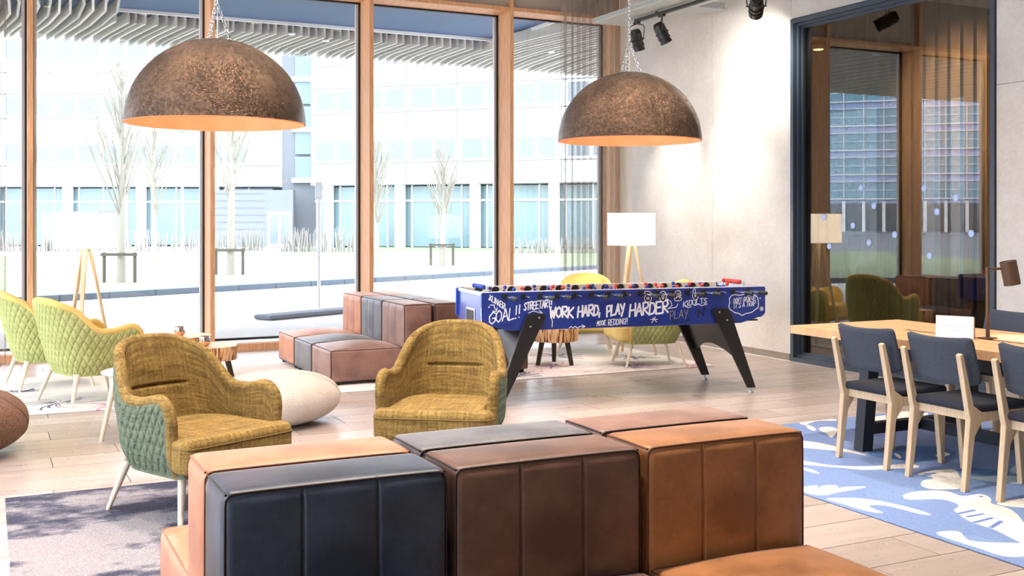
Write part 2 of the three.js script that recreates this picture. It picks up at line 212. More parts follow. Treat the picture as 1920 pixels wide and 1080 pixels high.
{ // dark framed interior glazing
  const g = struct('window_8', null, null, 'large fixed interior window in a dark blue-grey frame reflecting the street', 'window');
  const v0 = 6.42, v1 = 9.01, y1 = 3.635, fr = (name, a, b, d0, d1, inset, w) => { // ring of four bars
    const i = inset; for (const q of [slab(WALL_U + a, WALL_U + b, i, y1 - i, v0 + i, v0 + i + w), slab(WALL_U + a, WALL_U + b, i, y1 - i, v1 - i - w, v1 - i), slab(WALL_U + a, WALL_U + b, i, i + w, v0 + i + w, v1 - i - w), slab(WALL_U + a, WALL_U + b, y1 - i - w, y1 - i, v0 + i + w, v1 - i - w)]) part(g, name, q, M.anthracite);
  };
  fr('frame', -0.02, 0.24, 0, 0, 0.005, 0.045); fr('frame', 0.03, 0.20, 0, 0, 0.05, 0.028); fr('frame', 0.07, 0.17, 0, 0, 0.078, 0.022);
  for (const q of [slab(WALL_U + 0.08, WALL_U + 0.15, 0.1, y1 - 0.1, v0 + 0.1, v0 + 0.112), slab(WALL_U + 0.08, WALL_U + 0.15, 0.1, y1 - 0.1, v1 - 0.112, v1 - 0.1)]) part(g, 'gasket', q, M.gasket);
  part(g, 'pane', slab(WALL_U + 0.1, WALL_U + 0.106, 0.1, y1 - 0.1, v0 + 0.1, v1 - 0.1), M.darkPane);
  const dotM = std({ map: canvasTex(64, 64, c => { c.fillStyle = 'rgb(150,178,226)'; c.fillRect(0, 0, 64, 64); c.fillStyle = 'rgb(206,222,246)'; for (const y of [18, 30, 42]) c.fillRect(14, y, 36, 5); }), roughness: 0.5 });
  for (const [v, y] of [[8.623, 1.533], [8.208, 1.447], [7.656, 1.363], [7.146, 1.578], [7.989, 1.281], [7.233, 1.173], [6.765, 1.383], [8.544, 1.232], [7.296, 1.795], [7.925, 1.64], [6.934, 1.7], [8.098, 1.822]]) {
    const d = part(g, 'sticker', new THREE.CylinderGeometry(0.032, 0.032, 0.001, 24).rotateY(Math.PI / 2).rotateZ(Math.PI / 2), dotM, 'round pale blue safety sticker'); d.position.set(WALL_U + 0.098, y, -v);
  }
}
{ // room behind that glazing: timber slat wall
  const U = 10.45, back = struct('wall_slatted', slab(U + 0.06, U + 0.3, 0, CEIL, 5.0, GLASS_V), std({ color: hex(112, 88, 66), roughness: 0.9 }), 'vertical timber slat wall in the room behind the dark glazing', 'wall');
  const sm = [std({ map: grain([126, 94, 62], [158, 124, 86], 1.0, nStreak2), roughness: 0.7 }), std({ map: grain([112, 82, 54], [144, 110, 76], 1.0, nStreak2), roughness: 0.7 })];
  const sg = box(0.11, 4.2, 0.14); let k = 0;
  for (let v = 6.2; v < 12.7; v += 0.19) { const m = part(back, 'slat', sg, sm[k++ % 2]); m.position.set(U + 0.003, 2.1, -v); }
  struct('wall_side', slab(WALL_U + 0.26, 11.0, 0, CEIL, 5.0 - 0.2, 5.0), M.plaster, 'plain end wall of the room behind the glazing', 'wall');
  struct('ceiling_inner', slab(WALL_U + 0.26, U + 0.06, 4.2, 4.3, 5.0, GLASS_V), M.ceil, 'ceiling of the room behind the glazing', 'ceiling');
  struct('wall_outer', slab(WALL_U + 0.26, 11.0, 0, CEIL, GLASS_V, GLASS_V + 0.2), M.plaster, 'plain outer wall of the room behind the glazing', 'wall');
}
const mullions = [-3.35, -1.46, 0.43, 2.32, 4.21, 6.105, 7.705];
{ // timber window wall
  for (let k = 0; k < mullions.length - 1; k++) {
    const a = mullions[k] + 0.025, b = mullions[k + 1] - 0.025;
    const g = struct('window_' + (k + 1), null, null, `full height window bay with timber posts, bay ${['one', 'two', 'three', 'four', 'five', 'six', 'seven', 'eight'][k]} counted towards the concrete wall`, 'window');
    part(g, 'post', slab(mullions[k + 1] - 0.025, mullions[k + 1] + 0.025, 0, CEIL, FRONT_V + 0.014, GLASS_V + 0.06), M.glulam);
    part(g, 'post_edge', slab(mullions[k + 1] - 0.026, mullions[k + 1] + 0.026, 0, CEIL, FRONT_V, FRONT_V + 0.014), M.glulam, 'warm orange timber edge');
    if (k === 0) part(g, 'post', slab(mullions[0] - 0.025, mullions[0] + 0.025, 0, CEIL, FRONT_V, GLASS_V + 0.06), M.glulam);
    part(g, 'lintel', slab(a, b, LINTEL, LINTEL + 0.05, FRONT_V + 0.014, GLASS_V + 0.06), M.glulam);
    part(g, 'lintel_edge', slab(a, b, LINTEL, LINTEL + 0.05, FRONT_V, FRONT_V + 0.014), M.glulam);
    part(g, 'sill', slab(a, b, 0, 0.078, FRONT_V + 0.0, GLASS_V + 0.06), M.glulam, 'warm orange timber sill');
    part(g, 'sill_board', slab(a, b, 0.078, 0.088, FRONT_V + 0.06, GLASS_V), M.white);
    part(g, 'gasket', [slab(a, a + 0.02, 0.088, LINTEL, GLASS_V - 0.02, GLASS_V + 0.03), slab(b - 0.02, b, 0.088, LINTEL, GLASS_V - 0.02, GLASS_V + 0.03), slab(a, b, LINTEL - 0.02, LINTEL, GLASS_V - 0.02, GLASS_V + 0.03), slab(a, b, 0.088, 0.11, GLASS_V - 0.02, GLASS_V + 0.03)], M.gasket);
    part(g, 'frame', [slab(b - 0.05, b - 0.02, 0.11, LINTEL - 0.02, GLASS_V + 0.005, GLASS_V + 0.05), slab(a + 0.02, a + 0.05, 0.11, LINTEL - 0.02, GLASS_V + 0.005, GLASS_V + 0.05)], M.alu);
    part(g, 'pane', slab(a + 0.02, b - 0.02, 0.11, LINTEL - 0.02, GLASS_V + 0.01, GLASS_V + 0.016), M.pane);
  }
  struct('wall_back', slab(LEFT_U, WALL_U + 0.05, LINTEL + 0.05, CEIL, FRONT_V + 0.06, GLASS_V + 0.1), M.taupe, 'taupe panel above the timber windows', 'wall');
}
{ // left end of the hall: the same timber glazing turns the corner
  const g = struct('wall_left', [slab(LEFT_U - 0.25, LEFT_U, 0, CEIL, BACK_V, 1.0), slab(LEFT_U - 0.25, LEFT_U, LINTEL, CEIL, 1.0, GLASS_V), slab(LEFT_U - 0.25, LEFT_U, 0, 0.08, 1.0, GLASS_V)], M.plaster, 'plaster end wall with glazed bays', 'wall');
  for (let v = 1.0; v < 12.6; v += 1.89) part(g, 'post', slab(LEFT_U - 0.25, LEFT_U + 0.02, 0.08, LINTEL, v - 0.025, v + 0.025), M.glulam);
  part(g, 'pane', slab(LEFT_U - 0.2, LEFT_U - 0.194, 0.08, LINTEL, 1.0, GLASS_V), M.pane);
}

// ---------------------------------------------------------------- interior lamps that belong to the room
function spot(parent, x, y, z, tx, ty, tz, color, I, angle, pen = 0.7, radius = 2) {
  const l = new THREE.SpotLight(color, I, 0, angle, pen, 2); l.position.set(x, y, z); l.target.position.set(tx, ty, tz); l.castShadow = true; l.shadow.radius = radius; parent.add(l); parent.add(l.target); return l;
}
const WARM = warm(1.0, 0.86, 0.72), WHITE = warm(1.0, 0.90, 0.78);
for (const v of [3.7, 6.6, 9.4]) for (const u of [-1.4, 0.9, 2.4, 4.3, 5.8]) {
  const t = thing('ceiling_downlight', 'round recessed downlight in the ceiling above the lounge', 'lamp', u, v, 0, 'ceiling downlights', CEIL);
  part(t, 'ring', lathe([[0.07, 0], [0.1, 0], [0.1, -0.012], [0.075, -0.012], [0.07, 0]], 28), M.white);
  part(t, 'lens', new THREE.CylinderGeometry(0.07, 0.07, 0.004, 24).translate(0, -0.004, 0), emit(1, 0.85, 0.65, 6));
  spot(t, 0, -0.03, 0, 0, -5, 0, WARM, v > 8 ? 10 : v < 5 && u > 0 && u < 4 ? 62 : v > 6 && u > 0 ? 40 : 22, 0.85, 0.9, 4);
}

// ---------------------------------------------------------------- outdoors
const CA = Math.cos(YAW), SA = Math.sin(YAW);
const CF = (X, Z) => [CA * X + SA * Z, -SA * X + CA * Z];
M.paving = std({ map: tex(512, i => lerp3([196, 194, 192], [216, 214, 212], nA[i]), 6), roughness: 0.9 });
M.lawn = std({ map: tex(512, i => lerp3([98, 114, 84], [118, 130, 102], clamp(0.5 + (nA[i] - 0.5) * 1.4 + (nFine[i] - 0.5) * 0.8, 0, 1)), 5), roughness: 1 });
M.kerb = std({ color: hex(82, 94, 104), roughness: 0.9 });
M.facade = std({ color: hex(206, 208, 210), roughness: 0.7 });
M.facadeJoint = std({ color: hex(104, 108, 114), roughness: 0.8 });
M.wframe = std({ color: hex(226, 230, 234), roughness: 0.5 });
M.glassOut = phy({ color: hex(104, 116, 124), roughness: 0.12, specularIntensity: 1 });
M.glassTeal = phy({ color: hex(104, 128, 134), roughness: 0.12, specularIntensity: 1 });
M.brickGrey = std({ color: hex(112, 118, 124), roughness: 0.9 });
M.twig = std({ color: hex(146, 142, 132), roughness: 0.95 });
M.stake = std({ color: hex(84, 80, 74), roughness: 0.95 });
struct('ground', [slab(-160, 160, -0.4, -0.02, GLASS_V + 0.1, 260), slab(-160, LEFT_U - 0.3, -0.4, -0.02, -60, GLASS_V + 0.1)], M.paving, 'pale street paving outside the windows', 'ground');
{ // lawn behind its kerb
  const th = Math.atan2(5.3, 11.8), mk = (name, geo, m, lab, cat) => { const o = struct(name, geo, m, lab, cat); o.position.set(0.8, 0, -21.6); o.rotation.y = th; return o; };
  mk('lawn', box(64, 0.1, 24, 18, -0.01, -12.2), M.lawn, 'green lawn strip across the street', 'lawn');
  const kb = mk('kerb', box(64, 0.1, 0.02, 18, 0.0, -0.1), M.kerb, 'grey stone kerb edging the lawn', 'kerb');
  const kg = rbox(0.99, 0.17, 0.18, 0, 0, 0, 0.01, 1); for (let x = -13; x < 34; x += 1) { const m = part(kb, 'kerbstone', kg, M.kerb); m.position.set(x, 0.02, -0.1); }
  const ki = struct('kerb_island', rbox(2.2, 0.07, 0.4, 0, 0.02, 0, 0.05, 2), std({ color: hex(108, 120, 132), roughness: 0.9 }), 'low dark kerb island in the paving', 'kerb'); const c = CF(-3.15, 17.3); ki.position.set(c[0], 0, -c[1]); ki.rotation.y = th + 0.05;
}
struct('road', slab(-150, -14, -0.02, -0.008, 14, 104), std({ map: tex(512, i => lerp3([74, 82, 90], [92, 100, 108], nA[i]), 5), roughness: 0.8 }), 'grey asphalt road leading away from the lawn', 'road');
{ // canopy over the pavement: blue soffit with hanging wavy slats
  const SO = 4.82, FAR = 20.4, cv = thing('canopy', 'deep entrance canopy with blue soffit and wavy hanging timber slats', 'canopy', 0, 0, 0);
  part(cv, 'soffit', slab(-14, 18, SO, SO + 0.35, GLASS_V + 0.1, FAR), std({ color: hex(12, 62, 106), roughness: 0.6 }), 'blue soffit panel');
  part(cv, 'edge_trim', [slab(1.6, 8.5, SO - 0.05, SO, 17.85, 17.9), slab(1.6, 1.65, SO - 0.05, SO, GLASS_V + 0.1, 17.85), slab(8.45, 8.5, SO - 0.05, SO, GLASS_V + 0.1, 17.85)], M.white);
  const sm = [[190, 184, 178], [172, 168, 164], [204, 198, 190]].map(c => std({ map: grain(c.map(q => q - 16), c, 1.0, nStreak2, 1.4), roughness: 0.75 }));
  const r = rng(5); let n = 0;
  for (let u = -9.4; u < 16; u += 0.125 + r() * 0.05) {
    const inside = u > 1.7 && u < 8.4, v0 = inside ? 17.95 : GLASS_V + 0.2, path = [], st = 1.1 + r() * 0.5; let off = (r() - 0.5) * 0.05;
    for (let v = v0, i = 0; ; i++) { const vv = Math.min(v, FAR - 0.12); path.push([u + 0.2 * Math.sin(vv * 0.8 + u * 0.3) + off, vv]); if (v >= FAR - 0.12) break; v += st; }
    const geos = [];
    for (let i = 0; i < path.length - 1; i++) { const [ua, va] = path[i], [ub, vb] = path[i + 1], len = Math.hypot(ub - ua, vb - va) + 0.015, g = new THREE.BoxGeometry(0.035, 0.19, len); g.rotateY(Math.atan2(ub - ua, -(vb - va))); geos.push(boxUV(g.translate((ua + ub) / 2, SO - 0.11, -(va + vb) / 2))); }
    part(cv, 'slat', geos, sm[n++ % 3]);
  }
  for (const [u, v] of [[4.6, 17.8], [5.3, 18.2], [0.6, 15.2], [0.2, 14.4], [9.4, 17.6]]) part(cv, 'downlight', new THREE.CylinderGeometry(0.06, 0.06, 0.02, 16).translate(u, SO - 0.21, -v), M.white);
}
function facade(name, label, X0, Z0, turn, length, opts) {      // local x along the front, +z to the street
  const [u, v] = CF(X0, Z0), b = thing(name, label, 'building', u, v, -YAW - turn, 'office buildings across the street');
  const H = opts.H ?? 15;
  part(b, 'wall', box(length, H - 3.42, 10, length / 2, (H + 3.42) / 2, -5), M.facade);
  part(b, 'core', box(length, 3.42, 9, length / 2, 1.71, -5.6), M.brickGrey);
  const bands = [3.44, 4.62, 7.35, 8.75, 10.0, 12.6]; for (const y of bands) part(b, 'joint', box(length, 0.05, 0.02, length / 2, y, 0.012), M.facadeJoint);
  for (let x = 0; x < length; x += opts.bay) part(b, 'joint', box(0.04, H - 3.5, 0.02, x + 0.01, (H + 3.5) / 2, 0.011), M.facadeJoint);
  const wg = box(1.28, 1.16, 0.06), pg = box(1.14, 1.02, 0.04), lg = box(1.14, 0.05, 0.05);
  for (const [y, skip] of [[5.3, 0], [8.08, 0], [11.3, 0]]) for (let x = 0.2; x < length - 2.6; x += opts.bay) for (const dx of [0.72, 2.08]) {
    const w = part(b, 'window_frame', wg, M.wframe); w.position.set(x + dx, y, 0.0); const p = part(w, 'pane', pg, M.glassOut); p.position.z = 0.02;
  }
  // glazed ground floor between round columns
  for (let x = 0.1; x < length - 1; x += opts.bay / 2) {
    const a = part(b, 'ground_pane', box(opts.bay / 2 - 0.09, 2.45, 0.05), M.glassTeal); a.position.set(x + opts.bay / 4, 1.3, -0.6);
    const c = part(b, 'clerestory_pane', box(opts.bay / 2 - 0.09, 0.72, 0.05), M.glassTeal); c.position.set(x + opts.bay / 4, 2.98, -0.6);
    const m = part(b, 'mullion', box(0.08, 3.4, 0.1), M.wframe); m.position.set(x, 1.7, -0.58);
  }
  part(b, 'transom', box(length, 0.1, 0.12, length / 2, 2.57, -0.56), M.wframe);
  for (let x = 1.0; x < length; x += opts.bay * 1.5) { const c = part(b, 'column', new THREE.CylinderGeometry(0.3, 0.3, 3.42, 16), M.facade); c.position.set(x, 1.71, -0.2); }
  return b;
}
facade('office_building', 'long white office block with paired strip windows facing the lounge', -52, 62, 0, 38.6, { bay: 2.82 });
facade('office_building', 'white office wing angled towards the street lamp with glazed ground floor', -11.2, 60, 18.7 * Math.PI / 180, 34, { bay: 2.9 });
{ // recessed stair tower between the two wings, with the entrance door
  const [u, v] = CF(-12.55, 61.6), t = thing('stair_tower', 'recessed blue glazed stair tower joining the white office wings', 'building', u, v, -YAW);
  part(t, 'wall', box(2.6, 15, 0.3, 0.6, 7.5, -0.75), M.brickGrey);
  for (let y = 3.8; y < 14; y += 1.45) part(t, 'pane', box(1.25, 1.3, 0.1, 0.7, y + 0.7, -0.5), M.glassTeal);
  for (let y = 3.8; y < 14; y += 2.9) part(t, 'floor_band', box(1.6, 0.28, 0.3, 0.7, y, -0.4), M.facade);
  const [u2, v2] = CF(-14.8, 60.5), w = thing('entrance_porch', 'grey brick entrance porch with white framed double door', 'building', u2, v2, -YAW);
  part(w, 'wall', box(4.6, 3.2, 0.6, 0.2, 1.6, -0.4), M.brickGrey);
  for (let y = 0.2; y < 3.2; y += 0.4) part(w, 'course', box(3.0, 0.03, 0.02, -0.6, y, -0.09), M.facadeJoint);
  const d = part(w, 'door_frame', box(1.4, 1.95, 0.1, 1.75, 1.0, -0.08), M.wframe); for (const x of [1.45, 2.05]) part(d, 'door_leaf', box(0.46, 1.65, 0.06, x, 1.0, -0.02), M.glassOut);
}
{ // long banded office slab further down the street, mirrored by the dark interior glazing
  const mu = 15.42 - 0.752 * 140, mv = 0.752 * 140, b = thing('office_slab', 'long banded office slab with blue ribbon windows far down the street', 'building', mu, mv, Math.atan2(0.752, 0.752));
  const blueBand = std({ color: hex(150, 170, 206), roughness: 0.6 }), rib = phy({ color: hex(96, 140, 160), roughness: 0.15 });
  part(b, 'wall', box(76, 27, 12, 0, 13.5, -6.1), blueBand);
  const pg = box(2.36, 0.98, 0.1);
  for (let f = 0; f < 7; f++) { const y = 4.4 + f * 3.2; part(b, 'ledge', box(76, 0.16, 0.4, 0, y - 0.1, 0.1), M.facade); part(b, 'ledge', box(76, 0.1, 0.3, 0, y + 2.16, 0.08), M.facade); part(b, 'ledge', box(76, 0.08, 0.24, 0, y + 1.04, 0.06), M.facade);
    for (let i = -15; i < 15; i++) for (const dy of [0.5, 1.58]) { const p = part(b, 'pane', pg, rib); p.position.set(i * 2.5 + 1.25, y + dy, 0.02); } }
  for (let i = -15; i <= 15; i++) part(b, 'mullion', box(0.12, 22.4, 0.3, i * 2.5, 15.5, 0.1), M.facade);
  part(b, 'ground_floor', box(70, 3.6, 0.3, 0, 1.9, -0.02), std({ color: hex(60, 78, 88), roughness: 0.3 }));
  for (let i = -14; i < 15; i++) part(b, 'column', box(0.4, 4.0, 0.4, i * 2.5, 2, 0.6), M.facade);
}
function tree(X, Z, H, seed, label, staked) {
  const [u, v] = CF(X, Z), r = rng(seed), t = thing('bare_tree', label, 'tree', u, v, r() * 6, 'bare street trees'), tr = [], br = [];
  tr.push(rod(V3(0, 0, 0), V3(0.05, H * 0.55, 0), 0.11, 0.07, 8), rod(V3(0.05, H * 0.55, 0), V3(0, H, 0.05), 0.07, 0.015, 7));
  for (let k = 0; k < 46; k++) {
    const y = H * (0.26 + 0.7 * r()), a = r() * 6.28, l = (H - y) * (0.35 + 0.3 * r()) + 0.3, s = 0.26 + 0.2 * r(), p = V3(0.03, y, 0.02), q = V3(Math.cos(a) * l * s, y + l, Math.sin(a) * l * s); br.push(rod(p, q, 0.025, 0.006, 4, false));
    for (let j = 0; j < 3; j++) { const m = p.clone().lerp(q, 0.35 + 0.5 * r()), b2 = a + (r() - 0.5) * 2.4, l2 = l * 0.4; br.push(rod(m, V3(m.x + Math.cos(b2) * l2 * 0.4, m.y + l2, m.z + Math.sin(b2) * l2 * 0.4), 0.012, 0.004, 3, false)); }
  }
  part(t, 'trunk', tr, M.twig); part(t, 'branches', br, M.twig);
  if (staked) { for (const [x, z] of [[-0.36, 0.1], [0.36, 0.1]]) part(t, 'stake', rod(V3(x, 0, z), V3(x, 0.75, z), 0.04, 0.04, 8), M.stake); part(t, 'tie_rail', box(0.85, 0.07, 0.03, 0, 0.7, 0.14), M.stake); t.rotation.y = -YAW; }
}
tree((227 - 960) / 2022 * 25.4, 25.4, 5.2, 11, 'bare staked street tree beside the tripod lamp', true);
tree((432 - 960) / 2022 * 29, 29, 6.4, 12, 'bare staked street tree next to the window post', true);
tree((290 - 960) / 2022 * 38, 38, 5.5, 13, 'bare street tree in front of the office columns', false);
tree((706 - 960) / 2022 * 35, 35, 4.6, 14, 'slender bare tree in the middle of the lawn', false);
tree((829 - 960) / 2022 * 35, 35, 4.0, 15, 'slender bare tree at the end of the lawn', true);
{ // hedges
  const hg = (X, Z, L, H, lab, seed) => { const [u, v] = CF(X, Z), r = rng(seed), t = thing('hedge', lab, 'hedge', u, v, -YAW), g = []; for (let i = 0; i < L * 26; i++) { const x = (r() - 0.5) * L, z = (r() - 0.5) * 0.5, h = H * (0.7 + 0.4 * r()); g.push(rod(V3(x, 0, z), V3(x + (r() - 0.5) * 0.3, h, z + (r() - 0.5) * 0.2), 0.03, 0.012, 4, false)); } const m = part(t, 'stems', g, std({ color: hex(150, 148, 142), roughness: 1 })); m.userData.kind = 'stuff'; };
  hg(-20, 52, 16, 1.0, 'low leafless hedge in front of the long white office block', 31); hg(-8.5, 50, 4.5, 1.1, 'low leafless hedge beside the entrance porch', 32); hg(3.2, 48, 8, 0.7, 'low leafless hedge behind the sheer curtain', 33);
}
{ // street furniture
  const pole = (X, Z, H, lab, arm) => { const [u, v] = CF(X, Z), t = thing('street_lamp', lab, 'street lamp', u, v, -YAW), m = std({ color: hex(150, 170, 186), roughness: 0.5 }); part(t, 'pole', rod(V3(0, 0, 0), V3(-0.05, H * 0.86, 0), 0.07, 0.05, 12), m);
    if (arm) { part(t, 'arm', tube([V3(-0.05, H * 0.86, 0), V3(-0.12, H * 0.94, 0), V3(-0.35, H * 0.985, 0), V3(-0.75, H, 0)], 0.035, 24, 8), m); part(t, 'lamp_head', rbox(0.34, 0.06, 0.14, -0.85, H, 0, 0.02), m); } else part(t, 'lamp_head', rbox(0.5, 0.1, 0.2, 0, H * 0.86, 0.05, 0.03), m); };
  pole((1046 - 960) / 2022 * 33, 33, 5.9, 'curved arm street lamp seen behind the sheer curtain', true); pole((343 - 960) / 2022 * 44, 44, 6.0, 'straight street lamp pole in front of the office block', false);
  const [u, v] = CF((598 - 960) / 2022 * 18.4, 18.4), s = thing('sign_post', 'thin grey sign post standing on the kerb island', 'post', u, v, -YAW); part(s, 'pole', rod(V3(0, 0, 0), V3(0, 2.1, 0), 0.028, 0.028, 12), M.alu); part(s, 'sign_plate', rbox(0.12, 0.3, 0.02, 0, 2.0, 0.03, 0.01), M.alu);
}

// ---------------------------------------------------------------- leather sofa modules
function puffy(w, h, d, o = {}) {                          // upholstered block standing on y = 0, front at +z
  const r = 0.03, nx = o.seams ? 150 : 28, ny = 20, nz = 14, g0 = new THREE.BoxGeometry(w, h, d, nx, ny, nz); g0.deleteAttribute('uv'); g0.deleteAttribute('normal');
  const g = mergeVertices(g0, 1e-5), p = g.attributes.position, a = w / 2, b = h / 2, c = d / 2, q = V3(), n = V3();
  for (let i = 0; i < p.count; i++) {
    const x = p.getX(i), y = p.getY(i), z = p.getZ(i); q.set(clamp(x, -a + r, a - r), clamp(y, -b + r, b - r), clamp(z, -c + r, c - r)); n.set(x, y, z).sub(q).normalize();
    const X = 1 - (x / a) ** 2, Y = 1 - (y / b) ** 2, Z = 1 - (z / c) ** 2; let k = 0;
    k += Math.max(0, n.y) * (o.dome ?? 0.012) * X * Z + Math.abs(n.x) * 0.006 * Y * Z + Math.abs(n.z) * 0.006 * X * Y;
    if (o.seams && n.z > 0.2) { let s = 0; for (const e of [-w / 6, w / 6]) s += Math.exp(-(((x - e) / 0.0045) ** 2)); const bay = ((x + a) / (w / 3)) % 1; k += n.z * sst(0, 0.04, b - y) * (0.005 * Math.sin(Math.PI * bay) - 0.011 * s); }
    p.setXYZ(i, q.x + n.x * (r + k), q.y + n.y * (r + k) + b, q.z + n.z * (r + k));
  }
  g.computeVertexNormals(); return boxUV(g);
}
function loop(w, h, z, y0, r = 0.022) {                     // rounded rectangle in x,y
  const a = w / 2 - r, pts = []; for (const [cx, cy, t0] of [[a, h - r, 0], [-a, h - r, 1], [-a, r, 2], [a, r, 3]]) for (let k = 0; k <= 5; k++) { const t = (t0 + k / 5) * Math.PI / 2; pts.push(V3(cx + r * Math.cos(t), cy + r * Math.sin(t) + y0, z)); } return tube(pts, 0.0038, 140, 6, true);
}
function edges(w, h, d, y0) { return [loop(w - 0.0165, h - 0.0165, d / 2 - 0.0082, y0 + 0.0082), loop(w - 0.0165, h - 0.0165, -d / 2 + 0.0082, y0 + 0.0082), ...[-1, 1].map(s => tube([V3(s * (w / 2 - 0.0105), y0 + h - 0.0105, -d / 2 + 0.013), V3(s * (w / 2 - 0.0075), y0 + h - 0.0075, 0), V3(s * (w / 2 - 0.0105), y0 + h - 0.0105, d / 2 - 0.013)], 0.0038, 12, 6))]; }
function moduleKit(w, backH, seatH, backD, seatD) {
  const y0 = 0.03, B = puffy(w, backH - y0, backD, { seams: true, dome: 0.008 }).translate(0, y0, backD / 2), S = puffy(w, seatH - y0 - 0.03, seatD, { dome: 0.045 }).translate(0, y0, backD + seatD / 2);
  const bp = merge(edges(w, backH - y0, backD, y0).map(g => g.translate(0, 0, backD / 2))), sp = merge(edges(w, seatH - y0 - 0.03, seatD, y0).map(g => g.translate(0, 0, backD + seatD / 2))), ft = rbox(0.06, 0.034, 0.06, 0, 0.017, 0, 0.004, 1);
  return (label, mat, pipe, u, v, turn, group) => {
    const t = thing('sofa_module', label, 'sofa', u, v, turn, group, 0.0095); const b = part(t, 'backrest', B, mat); part(b, 'piping', bp, pipe); const s = part(t, 'seat', S, mat); part(s, 'piping', sp, pipe);
    for (const x of [-1, 1]) for (const z of [0.06, backD + seatD - 0.06]) { const f = part(t, 'foot', ft, M.blackFoot); f.position.set(x * (w / 2 - 0.07), 0, z); } return t;
  };
}
{
  const near = moduleKit(0.682, 0.73, 0.355, 0.285, 0.63), G = 'leather modules of the back to back sofa on the purple rug';
  near('dark blue leather sofa module with channelled back', M.leatherBlue, M.piping, 0.935, 3.336, 0, G);
  near('dark brown leather sofa module between the dark blue and the tan one', M.leatherBrown, M.piping, 1.635, 3.336, 0, G);
  near('tan leather sofa module facing away from the windows, end of the row', M.leatherTan, M.pipingTan, 2.335, 3.336, 0, G);
  near('light peach leather sofa module facing the windows, behind the dark blue one', M.leatherPeach, M.pipingPeach, 0.935, 3.358, Math.PI, G);
  near('slate grey leather sofa module facing the windows, behind the dark brown one', M.leatherSlate, M.piping, 1.635, 3.358, Math.PI, G);
  near('brown leather sofa module facing the windows, behind the tan one', M.leatherBrownDaylit, M.piping, 2.335, 3.358, Math.PI, G);
  const far = moduleKit(0.626, 0.71, 0.35, 0.285, 0.70), F = 'leather modules of the sofa by the windows', T = Math.PI / 2;
  far('brown leather sofa module with mauve daylight tint painted in, on the floral rug, end nearest the grey pouf', M.leatherBrownDaylit, M.piping, 3.766, 9.72, -T, F);
  far('slate blue leather sofa module on the floral rug, between brown and peach ones', M.leatherSlate, M.piping, 3.766, 10.363, -T, F);
  far('peach leather sofa module on the floral rug, end nearest the windows', M.leatherPeach, M.piping, 3.766, 11.006, -T, F);
  far('brown leather sofa module facing the table football, back to the daylight tinted brown one', M.leatherBrown, M.piping, 3.789, 9.72, T, F);
  far('slate leather sofa module facing the concrete wall, back to the slate blue one', M.leatherSlate, M.piping, 3.789, 10.363, T, F);
  far('peach leather sofa module facing the concrete wall, nearest the windows', M.leatherPeach, M.piping, 3.789, 11.006, T, F);
}

